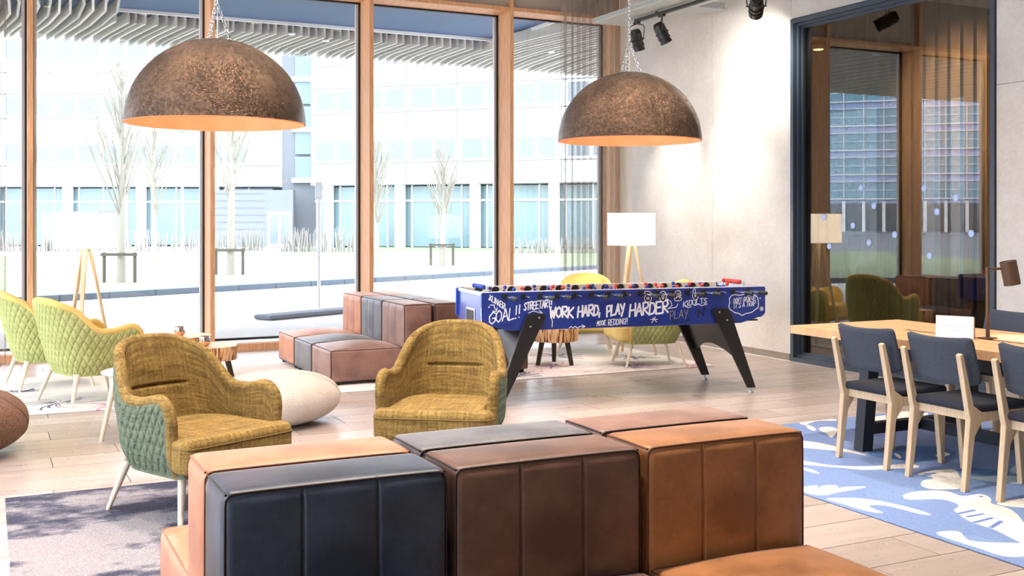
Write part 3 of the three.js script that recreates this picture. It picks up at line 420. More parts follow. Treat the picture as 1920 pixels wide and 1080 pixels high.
// ---------------------------------------------------------------- quilted tub armchairs
const ARM = (() => {
  const a = 0.34, b = 0.31, c = 0.27, T = 0.055, raw = [];
  for (let i = 0; i <= 20; i++) raw.push([-a, c - c * i / 20]);
  for (let i = 1; i < 160; i++) { const f = -Math.PI / 2 + Math.PI * i / 160; raw.push([a * Math.sign(Math.sin(f)) * Math.abs(Math.sin(f)) ** 0.8, -b * Math.cos(f) ** 0.8]); }
  for (let i = 0; i <= 20; i++) raw.push([a, c * i / 20]);
  const L = [0]; for (let i = 1; i < raw.length; i++) L.push(L[i - 1] + Math.hypot(raw[i][0] - raw[i - 1][0], raw[i][1] - raw[i - 1][1]));
  const half = L[L.length - 1] / 2;
  const at = l => { const s = clamp(l + half, 0, 2 * half); let i = 1; while (i < L.length - 1 && L[i] < s) i++; const t = (s - L[i - 1]) / (L[i] - L[i - 1] || 1); return [mix(raw[i - 1][0], raw[i][0], t), mix(raw[i - 1][1], raw[i][1], t)]; };
  const nrm = l => { const p = at(l - 0.02), q = at(l + 0.02), dx = q[0] - p[0], dz = q[1] - p[1], m = Math.hypot(dx, dz); return [dz / m, -dx / m]; };
  const top = l => { l = Math.abs(l); let y = mix(0.85 - 0.085 * (l / 0.33) ** 2.8, 0.592, sst(0.31, 0.49, l)) + 0.03 * sst(0.54, 0.74, l); const e = half - l, R = 0.1; if (e < R) y -= R - Math.sqrt(Math.max(0, R * R - (R - e) ** 2)); return y; };
  const lean = (l, y) => 0.012 * sst(0.3, 0.6, y) - 0.04 * (1 - sst(0.225, 0.36, y));
  const tilt = (l, y) => (1 - sst(0.2, 0.58, Math.abs(l))) * 0.13 * Math.max(0, (y - 0.3) / 0.57) ** 1.1, slim = y => 1 - 0.10 * sst(0.56, 0.9, y);
  const pos = (l, y, k) => { const [x, z] = at(l), [nx, nz] = nrm(l), o = lean(l, y) + k; return V3((x + nx * o) * slim(y), y, z + nz * o - tilt(l, y)); };
  const Y0 = 0.235;
  const outer = grid(380, 96, (s, t) => {
    const l = (s * 2 - 1) * half, tp = top(l), y = mix(Y0, tp, t), P = 0.054, A = (l + y * 0.56) / P, B = (l - y * 0.56) / P, da = Math.abs(A - Math.round(A)), db = Math.abs(B - Math.round(B));
    const f = sst(0.0, 0.05, tp - y) * sst(0, 0.03, y - Y0) * sst(0, 0.04, half - Math.abs(l)); return pos(l, y, -0.004 + f * 0.010 * (1 - Math.exp(-((da / 0.13) ** 2))) * (1 - Math.exp(-((db / 0.13) ** 2))) ** 1);
  }, true, [half * 2, 0.6]);
  const inner = grid(120, 110, (s, t) => { const l = (s * 2 - 1) * half, tp = top(l), y = mix(0.3, tp, t), w = 1 - sst(0.17, 0.21, Math.abs(l)); const fold = w * Math.exp(-(((y - 0.605) / 0.007) ** 2)), swell = w * 0.012 * Math.exp(-(((y - 0.72) / 0.07) ** 2)); return pos(l, y, -T + 0.024 * fold - swell * 0.9 - 0.010 * (1 - sst(0.2, 0.4, Math.abs(l)))); }, false, [half * 2, 0.55]);
  const rimPts = []; for (let i = 8; i >= 1; i--) rimPts.push(pos(-half, mix(Y0 + 0.01, top(half), i / 8 - 0.0) - 0.0, -T / 2)); rimPts.reverse();
  const pts = []; for (let i = 0; i < 8; i++) pts.push(pos(-half, mix(Y0 + 0.012, top(half) - 0.005, i / 8), -T / 2)); for (let i = 0; i <= 90; i++) { const l = (i / 90 * 2 - 1) * half; pts.push(pos(l, top(l) - 0.006, -T / 2)); } for (let i = 7; i >= 0; i--) pts.push(pos(half, mix(Y0 + 0.012, top(half) - 0.005, i / 8), -T / 2));
  const rim = boxUV(tube(pts, T / 2 + 0.002, 260, 12));
  const sh = new THREE.Shape(), Q = [[-0.14, -0.22], [0.14, -0.22], [0.24, -0.14], [0.275, 0.0], [0.285, 0.27], [0.335, 0.29], [0.335, 0.36], [0.28, 0.41], [-0.28, 0.41], [-0.335, 0.36], [-0.335, 0.29], [-0.285, 0.27], [-0.275, 0.0], [-0.24, -0.14]]; // plan of the T seat
  const cur = new THREE.CatmullRomCurve3(Q.map(q => V3(q[0], 0, q[1])), true, 'catmullrom', 0.22).getPoints(90); sh.setFromPoints(cur.map(q => new THREE.Vector2(q.x, -q.z)));
  const seat0 = new THREE.ExtrudeGeometry(sh, { depth: 0.10, bevelEnabled: true, bevelSize: 0.028, bevelThickness: 0.035, bevelSegments: 6, bevelOffset: -0.028, steps: 1 }).rotateX(-Math.PI / 2).translate(0, 0.305, 0);
  { const p = seat0.attributes.position; for (let i = 0; i < p.count; i++) if (p.getY(i) > 0.4) { const x = p.getX(i) / 0.34, z = (p.getZ(i) - 0.08) / 0.34; p.setY(i, p.getY(i) + 0.004 * Math.max(0, 1 - x * x) * Math.max(0, 1 - z * z)); } seat0.computeVertexNormals(); }
  const seam = tube(cur.filter((q, i) => q.z > 0.27).map(q => V3(q.x * 1.003, 0.398, q.z * 1.003)).sort((p, q) => Math.atan2(p.x, p.z - 0.1) - Math.atan2(q.x, q.z - 0.1)), 0.004, 60, 5);
  const base = boxUV(new THREE.ExtrudeGeometry(sh, { depth: 0.03, bevelEnabled: false }).rotateX(-Math.PI / 2).scale(0.9, 1, 0.86).translate(0, 0.243, -0.02));
  const leg = (x, z) => merge([rod(V3(x * 0.3, 0, z * 0.31), V3(x * 0.235, 0.25, z * 0.235), 0.012, 0.023, 16)].map(flat));
  return { outer, inner, rim, seat: boxUV(seat0), seam, base, legs: [leg(-1, -1), leg(1, -1), leg(-1, 1), leg(1, 1)] };
})();
function flat(g) { const p = g.attributes.position; for (let i = 0; i < p.count; i++) if (p.getY(i) < 0.004) p.setY(i, 0); return g; }
function armchair(label, group, inM, outM, legM, u, v, deg) {
  const t = thing('armchair', label, 'armchair', u, v, deg * Math.PI / 180, group, 0.0095);
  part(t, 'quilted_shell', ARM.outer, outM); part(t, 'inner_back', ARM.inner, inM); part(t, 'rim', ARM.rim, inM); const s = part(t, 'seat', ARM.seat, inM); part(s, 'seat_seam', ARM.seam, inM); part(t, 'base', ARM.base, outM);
  for (const l of ARM.legs) part(t, 'leg', l, legM); return t;
}
armchair('worn olive brown armchair with a quilted outside tinted green for daylight, one leg on the purple rug edge', 'olive armchairs', M.oliveIn, M.oliveOutDaylit, M.paleLeg, 0.975, 5.765, 26);
armchair('worn olive brown armchair in front of the table football leg', 'olive armchairs', M.oliveIn, M.oliveOutDaylit, M.paleLeg, 2.42, 5.84, -34);
armchair('yellow green quilted armchair with its back to the brown pouf', 'yellow green armchairs', M.yellowClothWarmLit, M.yellowClothDaylit, M.paleLeg, 0.79, 9.59, 112);
armchair('yellow green quilted armchair between the tripod lamp and another such armchair', 'yellow green armchairs', M.yellowClothWarmLit, M.yellowClothDaylit, M.paleLeg, 0.52, 10.62, 100);
armchair('yellow green armchair with its back to the window corner by the lit tripod lamp', 'yellow green armchairs', M.yellowClothWarmLit, M.yellowClothDaylit, M.paleLeg, 6.14, 10.68, -32);
armchair('yellow green armchair standing behind the table football, seen below it', 'yellow green armchairs', M.yellowClothWarmLit, M.yellowClothDaylit, M.paleLeg, 6.2, 9.46, -108);

// ---------------------------------------------------------------- poufs
function pouf(label, mat, u, v, rx, rz, H, turn, seed) {
  const t = thing('pouf', label, 'pouf', u, v, turn, 'stone shaped poufs'), g = new THREE.SphereGeometry(1, 96, 48), p = g.attributes.position;
  for (let i = 0; i < p.count; i++) { const x = p.getX(i), y = p.getY(i), z = p.getZ(i), a = Math.atan2(z, x), rr = Math.hypot(x, z) ** 0.72, k = 1 + 0.04 * Math.sin(2 * a + seed) + 0.025 * Math.sin(3 * a + seed * 2), yy = Math.sign(y) * Math.abs(y) ** (y < 0 ? 0.8 : 0.95); const low = y < 0 ? 1 - 0.2 * (-y) ** 2 : 1; p.setXYZ(i, Math.cos(a) * rr * rx * k * low, Math.max(0.003, H * (0.47 + 0.5 * yy + 0.03 * Math.cos(a + seed) * Math.max(0, y) * Math.min(1, rr * 2))), Math.sin(a) * rr * rz * k * low); }
  g.computeVertexNormals(); part(t, 'cover', boxUV(g), mat);
  for (const a0 of [0.4, 2.5, 4.6]) { const q = []; for (let i = 4; i <= 44; i++) { const f = i / 48 * Math.PI, y = Math.cos(f), rr = Math.sin(f) ** 0.72, a = a0 + 0.25 * Math.sin(f * 2), k = 1 + 0.04 * Math.sin(2 * a + seed) + 0.025 * Math.sin(3 * a + seed * 2), yy = Math.sign(y) * Math.abs(y) ** (y < 0 ? 0.8 : 0.95), low = y < 0 ? 1 - 0.2 * y * y : 1; q.push(V3(Math.cos(a) * rr * rx * k * low, Math.max(0.006, H * (0.47 + 0.5 * yy + 0.03 * Math.cos(a + seed) * Math.max(0, y))), Math.sin(a) * rr * rz * k * low)); } part(t, 'seam', tube(q, 0.003, 80, 5), mat); }
}
pouf('pale grey beige woollen pouf shaped like a flat pebble', M.wool, 1.93, 7.92, 0.47, 0.42, 0.385, 0.3, 1.0);
pouf('brown woollen pouf shaped like a pebble beside the distressed rug corner', M.woolBrown, -0.2, 7.72, 0.46, 0.44, 0.44, 0.2, 2.2);

// ---------------------------------------------------------------- small tables and what stands on them
function logTable(label, u, v, R, H, th, seed) {
  const t = thing('log_table', label, 'table', u, v, seed * 0.7, 'tree trunk slice tables', 0.0095), rad = a => R * (1 + 0.04 * Math.sin(2 * a + seed) + 0.03 * Math.sin(5 * a + seed * 3) + 0.015 * Math.sin(11 * a));
  const side = grid(96, 8, (s, q) => { const a = s * Math.PI * 2, r = rad(a) * (1 - 0.05 * (1 - q) ** 2) * (q > 0.93 ? 0.992 : 1) * (1 + 0.006 * Math.sin(a * 37 + q * 4)); return V3(Math.cos(a) * r, H - th + th * q, -Math.sin(a) * r); }, false, [R * 6.3, th]);
  part(t, 'bark', side, M.bark, 'stripped bark edge');
  const cap = y => { const g = grid(72, 6, (s, q) => { const a = s * Math.PI * 2, r = rad(a) * q * 0.993; return V3(Math.cos(a) * r, y, -Math.sin(a) * r); }, y < H - 0.01, [1, 1]); const p = g.attributes.position, w = g.attributes.uv; for (let i = 0; i < p.count; i++) w.setXY(i, 0.5 + p.getX(i) / R * 0.46, 0.5 + p.getZ(i) / R * 0.46); return g; };
  part(t, 'top', cap(H), M.logTop, 'pale cut face with growth rings'); part(t, 'underside', cap(H - th + 0.001), M.logTop);
  for (let k = 0; k < 3; k++) { const a = k * 2.094 + 0.5 + seed * 0.3; part(t, 'leg', rod(V3(Math.cos(a) * R * 0.82, 0, Math.sin(a) * R * 0.82), V3(Math.cos(a) * R * 0.6, H - th + 0.01, Math.sin(a) * R * 0.6), 0.022, 0.028, 14), M.darkLeg); flat(t.children[t.children.length - 1].geometry); }
}
logTable('tree trunk slice table with a small candle bowl, in front of the sofa end', 1.84, 10.1, 0.27, 0.345, 0.125, 1.3);
logTable('smaller tree trunk slice table tucked behind the other one by the windows', 1.74, 10.68, 0.24, 0.385, 0.1, 2.6);
logTable('tree trunk slice table visible under the table football', 5.3, 9.85, 0.245, 0.385, 0.14, 4.0);
function bowl(label, u, v, y) {
  const t = thing('candle_bowl', label, 'candle holder', u, v, 0, 'copper candle bowls', y);
  part(t, 'copper_bowl', lathe([[0.001, 0], [0.028, 0], [0.044, 0.012], [0.052, 0.03], [0.054, 0.042]], 40), std({ color: hex(232, 184, 156), metalness: 0.8, roughness: 0.36 }), 'rose copper lower half');
  part(t, 'glass_rim', lathe([[0.054, 0.042], [0.0525, 0.062], [0.046, 0.086], [0.044, 0.086], [0.0505, 0.062], [0.052, 0.042]], 40), std({ color: hex(214, 216, 214), metalness: 1, roughness: 0.08 }), 'mirrored silver upper half');
}
bowl('mirrored copper candle bowl on the trunk table', 1.80, 10.07, 0.3565); bowl('mirrored copper candle bowl on the smaller trunk table', 1.67, 10.66, 0.3965);
{ const t = thing('side_table', 'round white topped side table with pale wooden legs behind the olive armchair', 'table', 1.0, 7.86, 0); part(t, 'top', lathe([[0, 0.44], [0.27, 0.44], [0.29, 0.449], [0.29, 0.456], [0.283, 0.46], [0, 0.46]], 56), M.white); for (const a of [0.2, 2.29, 4.39]) part(t, 'leg', rod(V3(-Math.cos(a) * 0.3, 0, Math.sin(a) * 0.3), V3(-Math.cos(a) * 0.2, 0.445, Math.sin(a) * 0.2), 0.014, 0.024, 16), M.paleLeg); t.children.forEach(c => flat(c.geometry)); }

// ---------------------------------------------------------------- rugs
function rug(name, label, u0, u1, v0, v1, map, pile, thick = 0.0085) {
  const t = thing(name, label, 'rug', (u0 + u1) / 2, (v0 + v1) / 2, 0), w = u1 - u0, d = v1 - v0, g = rbox(w, thick, d, 0, thick / 2 + 0.0005, 0, 0.004, 1), q = g.attributes.uv, p = g.attributes.position;
  for (let i = 0; i < p.count; i++) q.setXY(i, p.getX(i) / w + 0.5, -p.getZ(i) / d + 0.5);
  part(t, 'pile', g, std({ map, roughness: 1, bumpMap: pile, bumpScale: 0.004 })); return t;
}
const pileTex = tex(512, i => [nFine[i] * 255], 0.12, false);
const speckle = (g, w, h, n, seed, cols, s = 2) => { const r = rng(seed); for (let i = 0; i < n; i++) { g.fillStyle = cols[(r() * cols.length) | 0]; g.fillRect(r() * w, r() * h, s, s); } };
{ // blue rug with white birds and leaves
  const U0 = 4.02, U1 = 7.3, V0 = 1.6, V1 = 6.22, W = 1400, H = 1970;
  const map = canvasTex(W, H, g => {
    const X = u => (u - U0) / (U1 - U0) * W, Y = v => (V1 - v) / (V1 - V0) * H, poly = (p, c) => { g.fillStyle = c; g.beginPath(); p.forEach(([u, v], i) => { const n = p[(i + 1) % p.length], mx = (u + n[0]) / 2, my = (v + n[1]) / 2; i ? g.quadraticCurveTo(X(u), Y(v), X(mx), Y(my)) : g.moveTo(X(mx), Y(my)); }); g.quadraticCurveTo(X(p[0][0]), Y(p[0][1]), X((p[0][0] + p[1][0]) / 2), Y((p[0][1] + p[1][1]) / 2)); g.closePath(); g.fill(); };
    g.fillStyle = 'rgb(116,142,192)'; g.fillRect(0, 0, W, H); const cream = 'rgb(238,232,222)';
    const r = rng(41); for (let k = 0; k < 70; k++) { g.fillStyle = `rgba(${130 + r() * 20},${156 + r() * 16},${206},0.16)`; g.beginPath(); g.ellipse(r() * W, r() * H, 60 + r() * 140, 30 + r() * 70, r() * 3, 0, 7); g.fill(); }
    for (const [du, dv] of [[0, 0], [0.25, -2.9], [1.9, -0.9], [2.2, 1.6]]) { const sft = p => p.map(([u, v]) => [u + du, v + dv]); K.deep.forEach(p => poly(sft(p), 'rgb(72,112,168)')); K.white.forEach(p => poly(sft(p), cream)); K.pale.forEach(p => poly(sft(p), 'rgb(190,214,224)'));
      g.strokeStyle = 'rgb(96,122,182)'; g.lineWidth = 10; for (const [a, b] of K.slits) { g.beginPath(); g.moveTo(X(a[0] + du), Y(a[1] + dv)); g.lineTo(X(b[0] + du), Y(b[1] + dv)); g.stroke(); } g.fillStyle = 'rgb(60,70,90)'; g.beginPath(); g.arc(X(K.eye[0] + du), Y(K.eye[1] + dv), 5, 0, 7); g.fill(); }
    speckle(g, W, H, 220000, 4, ['rgba(70,96,160,.22)', 'rgba(220,226,240,.18)', 'rgba(90,120,180,.2)']);
  });
  rug('bird_rug', 'blue rug with cream bird and leaf silhouettes under the dining table', U0, U1, V0, V1, map, pileTex);
}
{ // distressed violet blue rug
  const map = canvasTex(1024, 1024, g => { const n1 = noise(1024, 7, 61, 6, 16, 0.66), n2 = noise(1024, 3, 62, 5), im = g.createImageData(1024, 1024), r = rng(3);
    for (let i = 0; i < 1024 * 1024; i++) { const y = (i / 1024) | 0, t = clamp(0.56 + (n1[i] - 0.5) * 5.5 + (n2[i] - 0.5) * 2.0, 0, 1), pk = clamp((n2[i] - 0.42) * 3, 0, 1), base = lerp3([52, 54, 76], lerp3([144, 140, 146], [164, 150, 152], pk), t), q = (r() - 0.5) * 44; im.data[i * 4] = base[0] + q; im.data[i * 4 + 1] = base[1] + q; im.data[i * 4 + 2] = base[2] + q; im.data[i * 4 + 3] = 255; } g.putImageData(im, 0, 0); });
  rug('distressed_rug', 'mottled violet and navy rug under the back to back leather sofa', 0.095, 3.0, 2.2, 6.4, map, pileTex);
}
{ // long white rug with inky blossoms
  const U0 = -2.4, U1 = 6.75, V0 = 9.06, V1 = 11.15, W = 2048, H = 546;
  const map = canvasTex(W, H, g => { const r = rng(8); g.fillStyle = 'rgb(232,228,224)'; g.fillRect(0, 0, W, H); const X = u => (u - U0) / (U1 - U0) * W, Y = v => (V1 - v) / (V1 - V0) * H;
    for (let k = 0; k < 60; k++) { g.fillStyle = ['rgba(214,176,186,.30)', 'rgba(170,196,214,.25)', 'rgba(236,214,200,.3)'][(r() * 3) | 0]; g.beginPath(); g.ellipse(r() * W, r() * H, 20 + r() * 90, 8 + r() * 30, r() * 3, 0, 7); g.fill(); }
    const bloom = (u, v, s, c) => { for (let k = 0; k < 26; k++) { const a = r() * 6.28, l = s * (0.4 + 0.6 * r()); g.strokeStyle = c[(r() * c.length) | 0]; g.lineWidth = 1 + r() * 5; g.beginPath(); const x = X(u), y = Y(v), k1 = X(u + l) - x; g.moveTo(x + Math.cos(a) * k1 * 0.15, y + Math.sin(a) * k1 * 0.15); g.quadraticCurveTo(x + Math.cos(a + 0.4) * k1 * 0.6, y + Math.sin(a + 0.4) * k1 * 0.6, x + Math.cos(a) * k1, y + Math.sin(a) * k1); g.stroke(); } };
    const ink = ['rgba(44,52,92,.75)', 'rgba(70,80,120,.5)', 'rgba(30,34,60,.7)'], rose = ['rgba(206,120,146,.55)', 'rgba(176,90,130,.5)', 'rgba(226,160,170,.6)'];
    for (const [u, v, s, c] of [[0.55, 9.55, 0.42, ink], [0.9, 9.2, 0.3, rose], [0.2, 10.3, 0.3, ink], [2.3, 10.1, 0.5, rose], [2.2, 9.6, 0.3, ink], [5.2, 9.7, 0.5, rose], [5.25, 9.75, 0.26, ink], [5.95, 9.35, 0.34, ink], [6.0, 9.4, 0.3, rose], [5.6, 10.4, 0.4, ink], [6.4, 10.0, 0.3, ink], [4.6, 9.3, 0.3, ink], [6.5, 9.15, 0.25, rose], [4.9, 10.6, 0.4, ink], [1.4, 9.25, 0.3, ink], [-0.6, 9.7, 0.5, rose], [-1.5, 10.3, 0.5, ink], [4.4, 9.8, 0.35, rose]]) bloom(u, v, s, c);
    for (let k = 0; k < 60; k++) { g.strokeStyle = ink[(r() * 3) | 0]; g.lineWidth = 1.5 + r() * 4; g.beginPath(); const x = r() * W, y = r() * H, l = 14 + r() * 40; g.moveTo(x, y); g.quadraticCurveTo(x + l * 0.5, y - 10 * (r() - 0.3), x + l, y + (r() - 0.5) * 14); g.stroke(); } });
  rug('floral_rug', 'long off white rug with inky blue and pink blossoms by the windows', U0, U1, V0, V1, map, pileTex);
}

// ---------------------------------------------------------------- dining table and chairs
{
  const t = thing('dining_table', 'long oak dining table on black steel trestles', 'table', 5.61, 4.4, 0, undefined, 0.0095), o = (a, b, c, d, e, f) => slab(a - 5.61, b - 5.61, c, d, e - 4.4, f - 4.4);
  part(t, 'tabletop', merge([o(5.1, 5.575, 0.695, 0.75, 2.75, 5.97), o(5.645, 6.12, 0.695, 0.75, 2.75, 5.97), o(5.575, 5.645, 0.695, 0.75, 5.4, 5.97), o(5.575, 5.645, 0.695, 0.75, 2.75, 2.9)]), M.tableOak);
  part(t, 'cable_channel', o(5.577, 5.643, 0.70, 0.744, 2.9, 5.4), M.black, 'dark inlaid channel along the middle');
  for (const v of [5.28, 3.3]) { for (const s of [-1, 1]) part(t, 'leg', extrude([[-0.045 + s * 0.5, 0], [0.045 + s * 0.5, 0], [0.045 + s * 0.44, 0.6], [-0.045 + s * 0.44, 0.6]], 0.08, 0.004).translate(0, 0, -(v - 4.4)), M.steel); part(t, 'crossbar', box(0.9, 0.1, 0.08, 0, 0.645, -(v - 4.4)), M.steel); part(t, 'stretcher', box(0.92, 0.07, 0.06, 0, 0.14, -(v - 4.4)), M.steel); }
  part(t, 'long_beam', box(0.06, 0.07, 1.9, 0, 0.14, -(4.29 - 4.4)), M.steel); for (const x of [-0.3, 0.3]) part(t, 'apron', box(0.05, 0.1, 1.9, x, 0.645, 0.11), M.steel);
}
const chair0 = (() => {
  const t = thing('dining_chair', 'oak dining chair with blue grey back, at the table end by the dark glazing', 'chair', 5.08, 5.0, Math.PI / 2, 'dining chairs', 0.0095);
  for (const s of [-1, 1]) {
    const rear = extrude([[-0.265, 0], [-0.235, 0], [-0.185, 0.30], [-0.13, 0.375], [-0.13, 0.43], [-0.195, 0.47], [-0.275, 0.755], [-0.283, 0.76], [-0.298, 0.755], [-0.300, 0.748], [-0.235, 0.44], [-0.225, 0.40]], 0.034, 0.005).rotateY(-Math.PI / 2); part(t, 'rear_leg', rear.translate(s * 0.2, 0, 0), M.oak);
    const fr = extrude([[0.215, 0], [0.188, 0], [0.15, 0.33], [0.08, 0.375], [0.08, 0.43], [0.215, 0.43], [0.222, 0.40]], 0.034, 0.005).rotateY(-Math.PI / 2); part(t, 'front_leg', fr.translate(s * 0.2, 0, 0), M.oak);
    part(t, 'side_rail', rbox(0.028, 0.055, 0.26, s * 0.2, 0.4025, -0.025, 0.004, 1), M.oak);
  }
  for (const z of [0.18, -0.17]) part(t, 'cross_rail', rbox(0.38, 0.05, 0.025, 0, 0.405, z, 0.004, 1), M.oak);
  const seat = new RoundedBoxGeometry(0.44, 0.045, 0.44, 4, 0.02), p = seat.attributes.position; for (let i = 0; i < p.count; i++) { const x = p.getX(i) / 0.22, z = p.getZ(i) / 0.22; p.setX(i, p.getX(i) * (1 + 0.03 * z)); p.setY(i, p.getY(i) + 0.006 * Math.abs(x) * 0 - 0.008 * Math.max(0, 1 - x * x) * (p.getY(i) > 0 ? 1 : 0)); } part(t, 'seat', boxUV(seat.translate(0, 0.453, 0.01)), M.seatDark, 'dark navy upholstered seat');
  const bk = new THREE.BoxGeometry(0.46, 0.275, 0.036, 28, 16, 4), q = bk.attributes.position; { const r = 0.018, a = 0.23, b = 0.1375, R = 0.035; for (let i = 0; i < q.count; i++) { let x = q.getX(i), y = q.getY(i), z = q.getZ(i); const ex = Math.abs(x) - (a - R), ey = Math.abs(y) - (b - R); if (ex > 0 && ey > 0) { const m = Math.max(ex, ey), l = Math.hypot(ex, ey) || 1, k = m / l; x = Math.sign(x) * (a - R + ex * k); y = Math.sign(y) * (b - R + ey * k); } const edge = Math.max(Math.abs(x) / a, Math.abs(y) / b); z *= 1 - 0.55 * sst(0.93, 1, edge); z += 0.9 * x * x; q.setXYZ(i, x, y, z); } bk.computeVertexNormals(); }
  part(t, 'backrest', boxUV(bk).rotateX(-0.27).translate(0, 0.70, -0.235), M.denim, 'blue grey fabric backrest'); return t;
})();
dup(chair0, 5.08, 4.43, Math.PI / 2, 'oak dining chair with blue grey back, in front of the card holder', 0.0095);
dup(chair0, 5.08, 3.80, Math.PI / 2, 'oak dining chair with blue grey back, third from the table end', 0.0095);
dup(chair0, 6.36, 5.33, -Math.PI / 2, 'oak dining chair across the table, behind the desk lamp', 0.0095);
dup(chair0, 6.36, 4.72, -Math.PI / 2, 'oak dining chair across the table, further from the dark glazing', 0.0095);
{ // table lamp
  const t = thing('desk_lamp', 'bronze brown desk lamp with cylindrical head on the dining table', 'lamp', 5.64, 4.76, 0, undefined, 0.7597);
  part(t, 'base', rbox(0.1, 0.008, 0.07, 0, 0.004, 0, 0.003, 1), M.bronze); part(t, 'stem', rod(V3(0, 0.006, 0), V3(0, 0.445, 0), 0.0125, 0.0125, 18), M.bronze);
  const dx = CA, dz = SA, P = (a, y) => V3(dx * a, y, dz * a); part(t, 'arm', rod(P(-0.012, 0.437), P(0.11, 0.437), 0.008, 0.008, 14), M.bronze);
  const ax = V3(dx * 0.2, -1, dz * 0.2).normalize(), c = P(0.14, 0.41), top = c.clone().addScaledVector(ax, -0.075), bot = c.clone().addScaledVector(ax, 0.075), h = part(t, 'lamp_head', rod(top, bot, 0.05, 0.05, 36, false), M.bronze); part(h, 'cap', rod(top.clone().addScaledVector(ax, 0.006), top.clone().addScaledVector(ax, 0.012), 0.048, 0.048, 32), M.bronze); part(h, 'bulb', rod(c, c.clone().addScaledVector(ax, 0.03), 0.03, 0.03, 20), emit(1, 0.8, 0.55, 8));
  const L0 = c.clone().addScaledVector(ax, 0.04), L1 = c.clone().addScaledVector(ax, 1); spot(t, L0.x, L0.y, L0.z, L1.x, L1.y, L1.z, WARM, 1.6, 0.75, 0.8, 1);
}
{ // card holder
  const t = thing('card_holder', 'white tent card with faint grey lettering standing on the dining table', 'sign', 5.47, 4.86, Math.PI / 2 * 0 - 1.05, undefined, 0.7597), m = canvasTex(512, 320, g => { g.fillStyle = 'rgb(232,236,244)'; g.fillRect(0, 0, 512, 320); g.fillStyle = 'rgb(176,180,190)'; g.font = '56px sans-serif'; g.textAlign = 'center'; g.fillText('Great Escapes', 256, 160); g.font = '36px sans-serif'; g.fillText('Rome', 256, 214); });
  const g = new THREE.BoxGeometry(0.225, 0.14, 0.004), front = std({ map: m, roughness: 0.4 }); const card = part(t, 'card', g, front); card.position.set(0, 0.071, 0.02); card.rotation.x = -0.06;
  part(t, 'booklet', [rbox(0.215, 0.13, 0.02, 0.004, 0.066, 0.002, 0.002, 1)], std({ color: hex(226, 204, 190), roughness: 0.6 })); part(t, 'backing', rbox(0.225, 0.135, 0.004, 0, 0.068, -0.016, 0.001, 1), std({ color: hex(70, 66, 64), roughness: 0.5 })); t.rotation.y = -1.08;
}

// ---------------------------------------------------------------- table football
const GLYPH = { // marker strokes on a 4 x 6 grid, y up
  A: '0,0 2,6 4,0|1,2 3.2,2.2', B: '0,0 0,6 3,6 3.6,4.6 2.6,3.2 0,3 3,3 4,1.5 3,0 0,0', C: '4,5 2,6 0,4 0,2 2,0 4,1', D: '0,0 0.4,6 3,5.6 4,3 3,0.6 0,0', E: '4,6 0,6 0,0 4,0|0,3 3,3.2', F: '4,6 0,6 0,0|0,3 3,3', G: '4,5 2.4,6 0,4 0.2,1.4 2,0 4,1 4,2.8 2.2,2.8', H: '0,0 0.4,6|4,0 3.8,6.4|0,3 4,3.2', I: '2,0 2,6', J: '4,6 4,1 2,0 0,1', K: '0,0 0.3,6|4,6 0.4,2.8 4,0', L: '0.4,6 0,0 3.8,0.4', M: '0,0 0.5,6 2,2.6 3.6,6 4,0', N: '0,0 0.2,6 3.8,0 4,6', O: '2,0 0.2,1.6 0.2,4.4 2,6 3.8,4.4 3.8,1.6 2,0', P: '0.4,0 0,6 3,6.2 4,4.4 3,3 0.4,2.6', R: '0.4,0 0,6 3,6.2 3.8,4.6 2.8,3.2 0.4,3 4,0', S: '4,5 2,6 0.4,4.6 3.6,1.6 2,0 0,1', T: '0,6 4,6|2,6 2,0', U: '0,6 0.2,1.4 2,0 3.8,1.4 4,6', W: '0,6 1,0 2,4 3,0 4,6', Y: '0,6 2,3|4,6 1.6,-1', "'": '2,6 1.6,4.4', ',': '2,1 1.4,-1.2', '!': '2,6.4 1.8,2|1.7,0.2 1.9,0', ' ': '' };
